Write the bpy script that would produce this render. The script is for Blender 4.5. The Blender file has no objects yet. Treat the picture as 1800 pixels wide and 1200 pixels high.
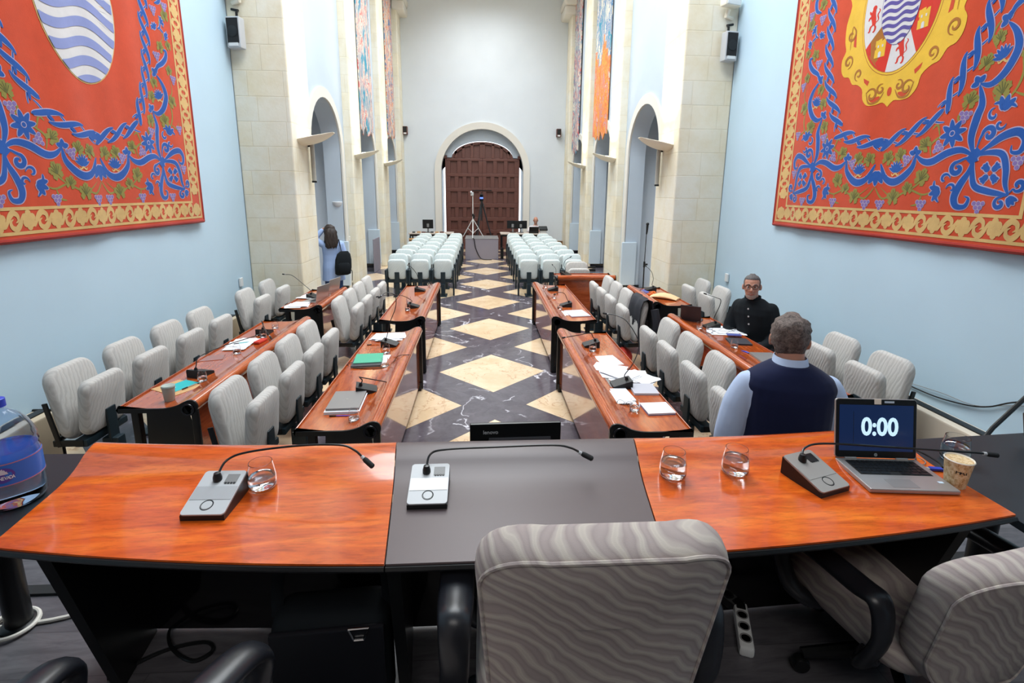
import bpy, bmesh, math, random
from mathutils import Vector, Matrix, Euler
random.seed(7)
PI = math.pi
SC = bpy.context.scene
COL = SC.collection

# ------------------------------------------------------------------ materials
M = {}
def _new(name):
    m = bpy.data.materials.new(name); m.use_nodes = True
    nt = m.node_tree; b = nt.nodes['Principled BSDF']
    return m, nt, b
def mat(name, col, rough=.5, metal=0., spec=.5, coat=0., emit=None, es=1., trans=0., ior=1.45, sheen=0.):
    m, nt, b = _new(name)
    b.inputs['Base Color'].default_value = (*col, 1)
    b.inputs['Roughness'].default_value = rough
    b.inputs['Metallic'].default_value = metal
    b.inputs['Specular IOR Level'].default_value = spec
    b.inputs['Coat Weight'].default_value = coat
    b.inputs['Coat Roughness'].default_value = .05
    b.inputs['Transmission Weight'].default_value = trans
    b.inputs['IOR'].default_value = ior
    b.inputs['Sheen Weight'].default_value = sheen
    if emit:
        b.inputs['Emission Color'].default_value = (*emit, 1)
        b.inputs['Emission Strength'].default_value = es
    M[name] = m
    return m
def N(nt, t, **kw):
    n = nt.nodes.new(t)
    for k, v in kw.items():
        if k.startswith('i_'):
            n.inputs[k[2:].replace('_', ' ')].default_value = v
        else:
            setattr(n, k, v)
    return n
def ramp(nt, fac, stops):
    r = nt.nodes.new('ShaderNodeValToRGB')
    e = r.color_ramp.elements
    e[0].position, e[0].color = stops[0][0], (*stops[0][1], 1)
    e[1].position, e[1].color = stops[-1][0], (*stops[-1][1], 1)
    for p, c in stops[1:-1]:
        x = e.new(p); x.color = (*c, 1)
    nt.links.new(fac, r.inputs[0])
    return r.outputs[0]
def coords(nt, scale=(1, 1, 1), rot=(0, 0, 0), kind='Object'):
    tc = nt.nodes.new('ShaderNodeTexCoord'); mp = nt.nodes.new('ShaderNodeMapping')
    mp.inputs['Scale'].default_value = scale; mp.inputs['Rotation'].default_value = rot
    nt.links.new(tc.outputs[kind], mp.inputs[0])
    return mp.outputs[0]
def noise(nt, vec, scale, detail=4, rough=.55, dist=0.):
    n = N(nt, 'ShaderNodeTexNoise')
    n.inputs['Scale'].default_value = scale; n.inputs['Detail'].default_value = detail
    n.inputs['Roughness'].default_value = rough; n.inputs['Distortion'].default_value = dist
    nt.links.new(vec, n.inputs['Vector'])
    return n.outputs['Fac']
def math_(nt, op, a, b=None, clamp=False):
    n = N(nt, 'ShaderNodeMath', operation=op); n.use_clamp = clamp
    for i, x in enumerate((a, b)):
        if x is None: continue
        if isinstance(x, (int, float)): n.inputs[i].default_value = x
        else: nt.links.new(x, n.inputs[i])
    return n.outputs[0]
def mix(nt, fac, a, b, mode='MIX'):
    n = N(nt, 'ShaderNodeMix', data_type='RGBA', blend_type=mode)
    if isinstance(fac, (int, float)): n.inputs[0].default_value = fac
    else: nt.links.new(fac, n.inputs[0])
    for i, x in ((6, a), (7, b)):
        if isinstance(x, tuple): n.inputs[i].default_value = (*x, 1)
        else: nt.links.new(x, n.inputs[i])
    return n.outputs[2]
def bump(nt, b, h, strength=.2, dist=.01):
    n = N(nt, 'ShaderNodeBump'); n.inputs['Strength'].default_value = strength
    n.inputs['Distance'].default_value = dist
    nt.links.new(h, n.inputs['Height']); nt.links.new(n.outputs[0], b.inputs['Normal'])

def wood(name, c1, c2, c3, scale=(1, 1, 1), rough=.16, coat=.6, gs=5.):
    m, nt, b = _new(name)
    v = coords(nt, scale)
    f1 = noise(nt, v, gs, 5, .6, 1.2)
    v2 = coords(nt, tuple(s * 3 for s in scale))
    f2 = noise(nt, v2, gs * 2.2, 6, .7, .4)
    c = ramp(nt, f1, [(.3, c1), (.5, c2), (.68, c3)])
    d = ramp(nt, f2, [(.36, (.55, .50, .46)), (.52, (1, 1, 1))])
    nt.links.new(mix(nt, .6, c, d, 'MULTIPLY'), b.inputs['Base Color'])
    b.inputs['Roughness'].default_value = rough
    b.inputs['Coat Weight'].default_value = coat; b.inputs['Coat Roughness'].default_value = .06
    M[name] = m
# grain runs along x for the head table, along y for the desks
wood('table_wood', (.44, .058, .005), (.62, .100, .008), (.76, .165, .015), (.55, 3.2, 3.2), .2, .5, 4.)
wood('desk_wood', (.30, .050, .012), (.43, .082, .016), (.54, .12, .024), (3.0, .5, 3.0), .16, .7, 4.)
wood('panel_wood', (.24, .045, .016), (.34, .070, .022), (.42, .095, .03), (2.5, .4, 2.5), .10, .9, 3.)
wood('door_wood', (.105, .034, .024), (.115, .038, .027), (.125, .043, .030), (3, 3, 1.2), .5, .05, 3.)

def fabric(name, light, dark, scale=26., rot=(0, 0, 0), stretch=(1, 1, 1)):
    m, nt, b = _new(name)
    v = coords(nt, stretch, rot)
    w = N(nt, 'ShaderNodeTexWave', wave_type='BANDS', bands_direction='X')
    w.inputs['Scale'].default_value = scale / 6.; w.inputs['Distortion'].default_value = 5.
    w.inputs['Detail'].default_value = 2.; w.inputs['Detail Scale'].default_value = 1.1
    nt.links.new(v, w.inputs['Vector'])
    f = noise(nt, v, 6, 2)
    s = math_(nt, 'MULTIPLY', w.outputs['Fac'], f)
    c = ramp(nt, s, [(.03, dark), (.16, tuple((a + d) / 2 for a, d in zip(light, dark))), (.30, light), (.5, tuple(.93 * a for a in light)), (.62, light)])
    fine = noise(nt, coords(nt), 500, 2)
    nt.links.new(c, b.inputs['Base Color'])
    b.inputs['Roughness'].default_value = .92; b.inputs['Specular IOR Level'].default_value = .15
    b.inputs['Sheen Weight'].default_value = .15
    bump(nt, b, math_(nt, 'ADD', math_(nt, 'MULTIPLY', s, 1.2), math_(nt, 'MULTIPLY', fine, .25)), .35, .006)
    M[name] = m
def fabric2(name, line, base, rot):
    """woven cloth with thin wavy pale threads running over a mauve ground"""
    m, nt, b = _new(name)
    v = coords(nt, (1, 1, 1), rot)
    w = N(nt, 'ShaderNodeTexWave', wave_type='BANDS', bands_direction='X')
    w.inputs['Scale'].default_value = 9.5; w.inputs['Distortion'].default_value = 15.; w.inputs['Detail'].default_value = 2.5
    w.inputs['Detail Scale'].default_value = .42; w.inputs['Detail Roughness'].default_value = .55
    nt.links.new(v, w.inputs['Vector'])
    c = ramp(nt, w.outputs['Fac'], [(.0, base), (.30, tuple(.90 * x for x in base)), (.60, tuple((p + 2 * q) / 3 for p, q in zip(line, base))), (.80, tuple((p + q) / 2 for p, q in zip(line, base))), (.93, line), (1., tuple(.95 * x for x in line))])
    f = noise(nt, v, 4, 3)
    c = mix(nt, .35, c, ramp(nt, f, [(.35, (.75, .74, .78)), (.65, (1, 1, 1))]), 'MULTIPLY')
    nt.links.new(c, b.inputs['Base Color']); b.inputs['Roughness'].default_value = .92; b.inputs['Specular IOR Level'].default_value = .15
    fine = noise(nt, coords(nt), 600, 2)
    bump(nt, b, math_(nt, 'ADD', math_(nt, 'MULTIPLY', w.outputs['Fac'], .8), math_(nt, 'MULTIPLY', fine, .3)), .3, .004)
    M[name] = m
fabric('seat_fabric', (.53, .515, .49), (.44, .425, .405), 62, (0, .5, .6), (1, 1.6, .8))
fabric2('chair_fabric', (.50, .45, .40), (.37, .315, .30), (0, .92, 0))
fabric('auditorium_fabric', (.62, .69, .69), (.57, .64, .64), 60, (0, .5, .6))

mat('black', (.006, .007, .008), .35)
mat('black_matte', (.008, .009, .010), .7)
mat('black_gloss', (.006, .006, .008), .12, coat=.5)
mat('black_leather', (.012, .013, .017), .33)
mat('wing_top', (.011, .016, .021), .42)
mat('seat_metal', (.010, .022, .030), .4)
mat('silver', (.50, .515, .53), .5, .1)
mat('silver_dark', (.34, .325, .305), .42, .3)
mat('chrome', (.7, .7, .7), .15, 1)
mat('grey_plastic', (.22, .22, .22), .45)
mat('white_plastic', (.72, .74, .74), .4)
mat('paper', (.80, .82, .86), .8)
mat('paper_grey', (.50, .50, .55), .8)
mat('kraft', (.55, .33, .15), .8)
mat('turquoise', (.02, .42, .44), .6)
mat('green_card', (.06, .40, .25), .5)
mat('blue_card', (.07, .09, .30), .5)
mat('dark_card', (.045, .045, .055), .5)
mat('laptop_grey', (.28, .27, .27), .38, .4)
mat('laptop_silver', (.42, .40, .39), .35, .6)
mat('mug_green', (.36, .42, .38), .5)
mat('orange', (.75, .17, .02), .5)
mat('red_cloth', (.50, .03, .015), .7)
mat('purple_ink', (.12, .04, .50), .4)
mat('blue_plastic', (.02, .06, .50), .35)
mat('cup_inside', (.85, .78, .66), .6)
mat('white_cord', (.66, .64, .58), .5)
mat('navy_knit', (.008, .012, .045), .9, spec=.2, sheen=.1)
mat('shirt_blue', (.48, .58, .78), .8, spec=.2)
mat('denim', (.03, .06, .16), .9)
mat('jacket_blue', (.33, .45, .72), .85, spec=.2)
mat('black_cloth', (.007, .010, .013), .85, spec=.25)
mat('charcoal_cloth', (.02, .022, .03), .8)
mat('white_shirt', (.62, .58, .60), .8)
mat('trouser_dark', (.02, .02, .03), .8)
mat('shoe', (.02, .015, .012), .4)
mat('eye_white', (.75, .72, .7), .2)
mat('pupil', (.01, .008, .006), .15)
mat('lip', (.34, .12, .09), .5); mat('teeth', (.7, .66, .6), .3)
mat('screen_navy', (.004, .010, .035), .25, emit=(.004, .013, .050), es=.7)
mat('screen_digits', (.5, .65, .75), .4, emit=(.45, .66, .80), es=.75)
mat('screen_off', (.006, .008, .011), .12)
mat('lamp_shell', (.85, .80, .66), .5)
mat('lamp_glow', (1, .95, .8), .5, emit=(1., .86, .58), es=6.)
mat('tube_grey', (.42, .42, .38), .4)
mat('vase_white', (.7, .72, .75), .4)
mat('radiator_cream', (.60, .50, .36), .5)
mat('radiator_pale', (.66, .58, .47), .45)
mat('carton', (.45, .25, .10), .7)
mat('plinth_grey', (.24, .22, .26), .7)
mat('tabletop_pale', (.55, .48, .42), .5)
mat('brass', (.55, .35, .12), .3, .9)
mat('gold_trim', (.6, .25, .02), .4)
mat('blue_led', (.05, .1, .9), .3, emit=(.1, .2, 1), es=2.)
mat('camera_tripod', (.02, .022, .026), .5)
mat('pale_blue_sign', (.55, .68, .80), .6)
mat('leather_top', (.105, .080, .083), .38, spec=.4)

def glassy(name, col, ior=1.45, rough=0.):
    m, nt, b = _new(name)
    b.inputs['Base Color'].default_value = (*col, 1); b.inputs['Transmission Weight'].default_value = 1
    b.inputs['Roughness'].default_value = rough; b.inputs['IOR'].default_value = ior
    M[name] = m
glassy('glass', (.97, .98, .99), 1.3)
glassy('water', (.96, .98, 1.), 1.33)
glassy('bottle_plastic', (.80, .86, .97), 1.25, .03)
glassy('lens', (.95, .97, .98), 1.1)

def plaster(name, c, var=.06):
    m, nt, b = _new(name)
    v = coords(nt)
    f = noise(nt, v, .9, 4)
    nt.links.new(ramp(nt, f, [(.3, tuple(x * (1 - var) for x in c)), (.7, c)]), b.inputs['Base Color'])
    b.inputs['Roughness'].default_value = .75; b.inputs['Specular IOR Level'].default_value = .25
    bump(nt, b, noise(nt, v, 60, 3), .05, .003)
    M[name] = m
plaster('plaster_blue', (.50, .66, .77))
plaster('bounce_cut_dark', (.05, .035, .03))  # invented dark tone for the unseen rear wall, keeps bounced light low
plaster('plaster_white', (.52, .60, .68))
plaster('plaster_back', (.64, .69, .73))
plaster('plaster_cream', (.72, .70, .64))
plaster('plaster_recess', (.74, .80, .86))
plaster('plaster_block', (.56, .66, .74))
plaster('ceiling_white', (.8, .82, .84))

def stone():
    m, nt, b = _new('stone')
    tc = N(nt, 'ShaderNodeTexCoord'); sep = N(nt, 'ShaderNodeSeparateXYZ')
    nt.links.new(tc.outputs['Object'], sep.inputs[0])
    u = math_(nt, 'ADD', sep.outputs[0], sep.outputs[1])
    cb = N(nt, 'ShaderNodeCombineXYZ')
    nt.links.new(u, cb.inputs[0]); nt.links.new(sep.outputs[2], cb.inputs[1])
    br = N(nt, 'ShaderNodeTexBrick')
    nt.links.new(cb.outputs[0], br.inputs['Vector'])
    br.inputs['Color1'].default_value = (.80, .75, .61, 1); br.inputs['Color2'].default_value = (.76, .745, .66, 1)
    br.inputs['Mortar'].default_value = (.73, .68, .55, 1)
    br.inputs['Scale'].default_value = 1.; br.inputs['Mortar Size'].default_value = .008
    br.inputs['Brick Width'].default_value = .52; br.inputs['Row Height'].default_value = .36
    br.inputs['Bias'].default_value = -.1; br.inputs['Mortar Smooth'].default_value = .4
    br.offset = .43; br.squash = .8; br.squash_frequency = 3
    f = noise(nt, tc.outputs['Object'], 2.2, 6, .65)
    c = mix(nt, 1., br.outputs['Color'], ramp(nt, f, [(.25, (.90, .84, .72)), (.6, (1, 1, 1))]), 'MULTIPLY')
    nt.links.new(c, b.inputs['Base Color'])
    b.inputs['Roughness'].default_value = .8; b.inputs['Specular IOR Level'].default_value = .2
    h = math_(nt, 'ADD', math_(nt, 'MULTIPLY', br.outputs['Fac'], -1.), math_(nt, 'MULTIPLY', noise(nt, tc.outputs['Object'], 25, 4), .5))
    bump(nt, b, h, .35, .008)
    M['stone'] = m
stone()

TILE = 2.0234; TILE_Y = 3.968; TILE_X = 0.0
def marble():
    m, nt, b = _new('marble_floor')
    tc = N(nt, 'ShaderNodeTexCoord'); sep = N(nt, 'ShaderNodeSeparateXYZ')
    nt.links.new(tc.outputs['Object'], sep.inputs[0])
    x = math_(nt, 'DIVIDE', math_(nt, 'SUBTRACT', sep.outputs[0], TILE_X), TILE)
    y = math_(nt, 'DIVIDE', math_(nt, 'SUBTRACT', sep.outputs[1], TILE_Y), TILE)
    def tri(a):
        r = math_(nt, 'ROUND', a)
        return math_(nt, 'ABSOLUTE', math_(nt, 'SUBTRACT', a, r)), r
    dp, rp = tri(math_(nt, 'ADD', x, y)); dq, rq = tri(math_(nt, 'SUBTRACT', x, y))
    d = math_(nt, 'MAXIMUM', dp, dq)
    inside = math_(nt, 'LESS_THAN', d, .331)
    joint = math_(nt, 'LESS_THAN', math_(nt, 'ABSOLUTE', math_(nt, 'SUBTRACT', d, .331)), .002)
    # a different piece of stone for every tile
    cb = N(nt, 'ShaderNodeCombineXYZ')
    nt.links.new(math_(nt, 'MULTIPLY', rp, 3.7), cb.inputs[0]); nt.links.new(math_(nt, 'MULTIPLY', rq, 5.3), cb.inputs[1])
    va = N(nt, 'ShaderNodeVectorMath', operation='ADD')
    nt.links.new(tc.outputs['Object'], va.inputs[0]); nt.links.new(cb.outputs[0], va.inputs[1])
    v = va.outputs[0]
    warp = N(nt, 'ShaderNodeVectorMath', operation='SCALE'); wn = N(nt, 'ShaderNodeTexNoise')
    wn.inputs['Scale'].default_value = 1.3; wn.inputs['Detail'].default_value = 5
    nt.links.new(v, wn.inputs['Vector']); nt.links.new(wn.outputs['Color'], warp.inputs[0]); warp.inputs['Scale'].default_value = 1.6
    va2 = N(nt, 'ShaderNodeVectorMath', operation='ADD')
    nt.links.new(v, va2.inputs[0]); nt.links.new(warp.outputs[0], va2.inputs[1])
    n1 = noise(nt, va2.outputs[0], 1.1, 2, .5)
    ridge = math_(nt, 'ABSOLUTE', math_(nt, 'SUBTRACT', n1, .5))
    vein = ramp(nt, ridge, [(0., (.75, .75, .78)), (.006, (.30, .30, .33)), (.016, (0, 0, 0))])
    n2 = noise(nt, v, .8, 3)
    veinmask = ramp(nt, n2, [(.48, (0, 0, 0)), (.6, (1, 1, 1))])
    smoky = ramp(nt, noise(nt, va2.outputs[0], 3.5, 6, .7), [(.35, (.075, .064, .078)), (.62, (.12, .105, .122)), (.75, (.19, .175, .195))])
    dark = mix(nt, 1., smoky, mix(nt, 1., vein, veinmask, 'MULTIPLY'), 'ADD')
    beige = ramp(nt, noise(nt, va2.outputs[0], 1.6, 6, .6), [(.3, (.60, .43, .26)), (.5, (.72, .55, .36)), (.7, (.78, .64, .46))])
    line = ramp(nt, math_(nt, 'ABSOLUTE', math_(nt, 'SUBTRACT', noise(nt, va2.outputs[0], 2.3, 3), .5)), [(0., (.68, .52, .45)), (.012, (1, 1, 1))])
    beige = mix(nt, .8, beige, line, 'MULTIPLY')
    c = mix(nt, inside, dark, beige)
    c = mix(nt, joint, c, (.08, .07, .065))
    nt.links.new(c, b.inputs['Base Color'])
    b.inputs['Roughness'].default_value = .13; b.inputs['Specular IOR Level'].default_value = .5
    M['marble_floor'] = m
marble()

def laminate():
    m, nt, b = _new('laminate')
    v = coords(nt, (1, 5, 1))
    f = noise(nt, v, 5, 6, .65, .6)
    br = N(nt, 'ShaderNodeTexBrick'); nt.links.new(coords(nt), br.inputs['Vector'])
    br.inputs['Scale'].default_value = 1; br.inputs['Brick Width'].default_value = 1.3; br.inputs['Row Height'].default_value = .19
    br.inputs['Mortar Size'].default_value = .0015; br.inputs['Color1'].default_value = (1, 1, 1, 1); br.inputs['Color2'].default_value = (.82, .82, .84, 1)
    br.inputs['Mortar'].default_value = (.5, .5, .5, 1)
    c = mix(nt, 1., ramp(nt, f, [(.3, (.06, .058, .066)), (.5, (.10, .095, .105)), (.7, (.135, .13, .14))]), br.outputs['Color'], 'MULTIPLY')
    nt.links.new(c, b.inputs['Base Color']); b.inputs['Roughness'].default_value = .42
    M['laminate'] = m
laminate()

def cloth_mat(name, c, sc=180., dirt=.18):
    m, nt, b = _new(name)
    v = coords(nt)
    f = noise(nt, v, 3.5, 5, .7)
    c1 = ramp(nt, f, [(.3, tuple(x * (1 - dirt) for x in c)), (.68, c)])
    nt.links.new(c1, b.inputs['Base Color']); b.inputs['Roughness'].default_value = .9
    b.inputs['Specular IOR Level'].default_value = .12; b.inputs['Sheen Weight'].default_value = .2
    bump(nt, b, noise(nt, v, sc, 2), .25, .004)
    M[name] = m
cloth_mat('tapestry_red', (.56, .060, .018))
cloth_mat('tapestry_selvage', (.33, .030, .022))
cloth_mat('tapestry_gold', (.64, .42, .16), dirt=.25)
cloth_mat('tapestry_yellow', (.75, .46, .04))
cloth_mat('tapestry_bronze', (.38, .14, .02))
cloth_mat('tapestry_blue', (.010, .085, .36))
cloth_mat('tapestry_outline', (.42, .36, .52))
cloth_mat('tapestry_green', (.25, .22, .045))
cloth_mat('tapestry_vein', (.12, .12, .03))
cloth_mat('tapestry_grape', (.22, .15, .38))
cloth_mat('tapestry_white', (.62, .60, .60), dirt=.12)
cloth_mat('tapestry_wave', (.23, .27, .52), dirt=.12)
cloth_mat('tapestry_violet', (.10, .075, .30))
cloth_mat('tapestry_scarlet', (.60, .03, .015))

def abstract(name, stops, seed, sx=2.2):
    m, nt, b = _new(name)
    tc = N(nt, 'ShaderNodeTexCoord'); mp = N(nt, 'ShaderNodeMapping')
    mp.inputs['Scale'].default_value = (1, sx, .8); mp.inputs['Location'].default_value = (seed, seed * 2.1, seed * .7)
    nt.links.new(tc.outputs['Object'], mp.inputs[0])
    n = N(nt, 'ShaderNodeTexNoise'); n.inputs['Scale'].default_value = 1.6; n.inputs['Detail'].default_value = 7
    n.inputs['Roughness'].default_value = .68; n.inputs['Distortion'].default_value = 1.4
    nt.links.new(mp.outputs[0], n.inputs['Vector'])
    r = N(nt, 'ShaderNodeValToRGB'); r.color_ramp.interpolation = 'CONSTANT'
    e = r.color_ramp.elements
    e[0].position, e[0].color = stops[0][0], (*stops[0][1], 1); e[1].position, e[1].color = stops[-1][0], (*stops[-1][1], 1)
    for p, c in stops[1:-1]:
        q = e.new(p); q.color = (*c, 1)
    nt.links.new(n.outputs['Fac'], r.inputs[0]); nt.links.new(r.outputs[0], b.inputs['Base Color'])
    b.inputs['Roughness'].default_value = .9; b.inputs['Specular IOR Level'].default_value = .1
    M[name] = m
TEAL = (.06, .30, .40); BLU = (.09, .22, .40); PINK = (.60, .12, .13); CRM = (.68, .62, .52); GRY = (.38, .38, .44); ORG = (.72, .20, .08); YEL = (.68, .42, .09)
abstract('banner_teal', [(0, BLU), (.36, TEAL), (.43, GRY), (.48, CRM), (.53, PINK), (.57, CRM), (.62, TEAL), (.68, BLU)], 1.3)
abstract('banner_mixed', [(0, BLU), (.38, CRM), (.45, ORG), (.49, CRM), (.53, BLU), (.58, ORG), (.62, CRM), (.68, TEAL)], 4.1)
abstract('banner_orange', [(0, YEL), (.38, ORG), (.46, YEL), (.49, ORG), (.54, GRY), (.57, ORG), (.64, CRM), (.7, BLU)], 7.7)
abstract('banner_slate', [(0, BLU), (.38, CRM), (.45, GRY), (.49, TEAL), (.52, PINK), (.56, CRM), (.62, GRY), (.68, BLU)], 2.9)
abstract('banner_blue', [(0, BLU), (.40, TEAL), (.45, GRY), (.5, BLU), (.54, CRM), (.62, TEAL), (.7, PINK)], 5.5)

def cork():
    m, nt, b = _new('cup_print')
    v = coords(nt, (1, 1, .6))
    f = noise(nt, v, 120, 3, .7)
    nt.links.new(ramp(nt, f, [(.36, (.42, .25, .10)), (.5, (.62, .45, .24)), (.62, (.72, .57, .36))]), b.inputs['Base Color'])
    M['cup_print'] = m
cork()
def hairmat(name, c1, c2, sc=60):
    m, nt, b = _new(name)
    f = noise(nt, coords(nt), sc, 5, .7, 1.)
    nt.links.new(ramp(nt, f, [(.35, c1), (.65, c2)]), b.inputs['Base Color'])
    b.inputs['Roughness'].default_value = .6
    bump(nt, b, f, .8, .01)
    M[name] = m
hairmat('hair_greybrown', (.040, .026, .021), (.24, .18, .155))
hairmat('hair_short_grey', (.06, .055, .055), (.16, .15, .15), 120)
hairmat('hair_dark', (.010, .006, .005), (.035, .020, .014), 40)
hairmat('beard_grey', (.40, .27, .21), (.52, .41, .36), 150)
def skinmat(name, c):
    m, nt, b = _new(name)
    f = noise(nt, coords(nt), 25, 3)
    nt.links.new(ramp(nt, f, [(.3, tuple(x * .9 for x in c)), (.7, c)]), b.inputs['Base Color'])
    b.inputs['Roughness'].default_value = .5; b.inputs['Subsurface Weight'].default_value = .08
    b.inputs['Subsurface Radius'].default_value = (.01, .004, .002)
    M[name] = m
skinmat('skin', (.52, .25, .17)); skinmat('skin_pale', (.58, .33, .25))
def mesh_grille():
    m, nt, b = _new('vent_mesh')
    ch = N(nt, 'ShaderNodeTexChecker'); ch.inputs['Scale'].default_value = 320
    nt.links.new(coords(nt), ch.inputs['Vector'])
    ch.inputs['Color1'].default_value = (.012, .013, .016, 1); ch.inputs['Color2'].default_value = (.16, .16, .18, 1)
    nt.links.new(ch.outputs['Color'], b.inputs['Base Color']); b.inputs['Roughness'].default_value = .5
    M['vent_mesh'] = m
mesh_grille()
def grille():
    m, nt, b = _new('mic_grille')
    w = N(nt, 'ShaderNodeTexWave'); w.inputs['Scale'].default_value = 90
    nt.links.new(coords(nt), w.inputs['Vector'])
    nt.links.new(ramp(nt, w.outputs['Fac'], [(.3, (.33, .34, .35)), (.7, (.50, .51, .52))]), b.inputs['Base Color'])
    b.inputs['Roughness'].default_value = .4; b.inputs['Metallic'].default_value = .4
    M['mic_grille'] = m
grille()

# ------------------------------------------------------------------ mesh kit
def tag(o, label=None, cat=None, group=None, kind=None):
    if label: o['label'] = label
    if cat: o['category'] = cat
    if group: o['group'] = group
    if kind: o['kind'] = kind
    return o
def thing(name, label, cat, loc=(0, 0, 0), rz=0., group=None):
    o = bpy.data.objects.new(name, None); COL.objects.link(o)
    o.empty_display_size = .1
    o.location = loc; o.rotation_euler = (0, 0, rz)
    return tag(o, label, cat, group)
def copy_tree(o, parent=None):
    c = o.copy(); COL.objects.link(c); c.parent = parent
    for ch in list(o.children): copy_tree(ch, c)
    return c
def place(o, loc, rz=0., label=None, group=None):
    o.location = loc; o.rotation_euler = (0, 0, rz)
    return tag(o, label, None, group)

def catmull(pts, n=6, closed=False):
    pts = [Vector(p) for p in pts]; out = []; L = len(pts)
    rng = range(L) if closed else range(L - 1)
    for i in rng:
        g = lambda k: pts[k % L] if closed else pts[max(0, min(L - 1, k))]
        p0, p1, p2, p3 = g(i - 1), g(i), g(i + 1), g(i + 2)
        for j in range(n):
            t = j / n
            out.append(.5 * ((2 * p1) + (p2 - p0) * t + (2 * p0 - 5 * p1 + 4 * p2 - p3) * t * t + (3 * p1 - p0 - 3 * p2 + p3) * t ** 3))
    if not closed: out.append(pts[-1].copy())
    return out

class MB:
    def __init__(s): s.v = []; s.f = []; s.fm = []; s.mi = 0; s.bev = False
    def add(s, vs, fs, T=None):
        k = len(s.v)
        for p in vs:
            p = Vector(p)
            s.v.append(T @ p if T is not None else p)
        for f in fs:
            s.f.append([i + k for i in f]); s.fm.append(s.mi)
        return s
    def box(s, c, d, bev=0., rot=None, seg=2, T=None):
        bm = bmesh.new(); bmesh.ops.create_cube(bm, size=1)
        for v in bm.verts: v.co = Vector((v.co.x * d[0], v.co.y * d[1], v.co.z * d[2]))
        if bev > 0: s.bev = True; bmesh.ops.bevel(bm, geom=list(bm.edges), offset=min(bev, .49 * min(d)), segments=seg, profile=.5, affect='EDGES')
        R = Matrix.Translation(Vector(c)) @ (Euler(rot).to_matrix().to_4x4() if rot else Matrix.Identity(4))
        if T is not None: R = T @ R
        bm.verts.index_update()
        s.add([v.co for v in bm.verts], [[v.index for v in f.verts] for f in bm.faces], R)
        bm.free(); return s
    def lathe(s, prof, n=24, c=(0, 0, 0), T=None, a0=0., a1=2 * PI, sx=1., sy=1.):
        vs = []; fs = []; full = abs(a1 - a0 - 2 * PI) < 1e-6
        m = n if full else n + 1
        for r, z in prof:
            for i in range(m):
                a = a0 + (a1 - a0) * i / n
                vs.append((c[0] + r * math.cos(a) * sx, c[1] + r * math.sin(a) * sy, c[2] + z))
        for j in range(len(prof) - 1):
            for i in range(n):
                i2 = (i + 1) % m
                fs.append((j * m + i, j * m + i2, (j + 1) * m + i2, (j + 1) * m + i))
        if full:
            if prof[0][0] > 1e-5: fs.append(tuple(reversed(range(m))))
            if prof[-1][0] > 1e-5: fs.append(tuple((len(prof) - 1) * m + i for i in range(m)))
        return s.add(vs, fs, T)
    def cyl(s, a, b, r, r2=None, n=14):
        return s.tube([a, b], [r, r if r2 is None else r2], n)
    def tube(s, pts, r, n=10, smooth=0, flat=None, caps=True):
        """a swept tube; r a number or a list; flat = (width factor, height factor, up)"""
        pts = [Vector(p) for p in pts]
        if smooth: pts2 = catmull(pts, smooth)
        else: pts2 = pts
        if not isinstance(r, (list, tuple)): rs = [r] * len(pts2)
        elif len(r) == len(pts2): rs = list(r)
        else:
            rs = []
            for i in range(len(pts2)):
                t = i / (len(pts2) - 1) * (len(r) - 1); k = min(int(t), len(r) - 2)
                rs.append(r[k] + (r[k + 1] - r[k]) * (t - k))
        vs = []; fs = []; up = None
        for i, p in enumerate(pts2):
            d = (pts2[min(i + 1, len(pts2) - 1)] - pts2[max(i - 1, 0)])
            d = d.normalized() if d.length > 1e-9 else Vector((0, 0, 1))
            if flat: a = Vector(flat[2])
            elif up is None: a = Vector((0, 0, 1)) if abs(d.z) < .9 else Vector((1, 0, 0))
            else: a = up
            u = (a - d * a.dot(d)).normalized(); w = d.cross(u); up = u
            fw, fh = (flat[0], flat[1]) if flat else (1, 1)
            for k in range(n):
                t = 2 * PI * k / n
                vs.append(p + w * (math.cos(t) * rs[i] * fw) + u * (math.sin(t) * rs[i] * fh))
        for i in range(len(pts2) - 1):
            for k in range(n):
                k2 = (k + 1) % n
                fs.append((i * n + k, i * n + k2, (i + 1) * n + k2, (i + 1) * n + k))
        if caps:
            fs.append(tuple(reversed(range(n)))); fs.append(tuple((len(pts2) - 1) * n + k for k in range(n)))
        return s.add(vs, fs)
    def ball(s, c, r, nu=14, nv=9, T=None):
        if not isinstance(r, (list, tuple)): r = (r, r, r)
        vs = []; fs = []
        for j in range(nv + 1):
            b = -PI / 2 + PI * j / nv
            for i in range(nu):
                a = 2 * PI * i / nu
                vs.append((c[0] + r[0] * math.cos(b) * math.cos(a), c[1] + r[1] * math.cos(b) * math.sin(a), c[2] + r[2] * math.sin(b)))
        for j in range(nv):
            for i in range(nu):
                fs.append((j * nu + i, j * nu + (i + 1) % nu, (j + 1) * nu + (i + 1) % nu, (j + 1) * nu + i))
        return s.add(vs, fs, T)
    def loft(s, rings, caps=True, T=None):
        n = len(rings[0]); vs = [p for r in rings for p in r]; fs = []
        for j in range(len(rings) - 1):
            for i in range(n):
                i2 = (i + 1) % n
                fs.append((j * n + i, j * n + i2, (j + 1) * n + i2, (j + 1) * n + i))
        if caps:
            fs.append(tuple(reversed(range(n)))); fs.append(tuple((len(rings) - 1) * n + i for i in range(n)))
        return s.add(vs, fs, T)
    def sheet(s, rows, T=None):
        n = len(rows[0]); vs = [p for r in rows for p in r]
        fs = [(j * n + i, j * n + i + 1, (j + 1) * n + i + 1, (j + 1) * n + i) for j in range(len(rows) - 1) for i in range(n - 1)]
        return s.add(vs, fs, T)
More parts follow.
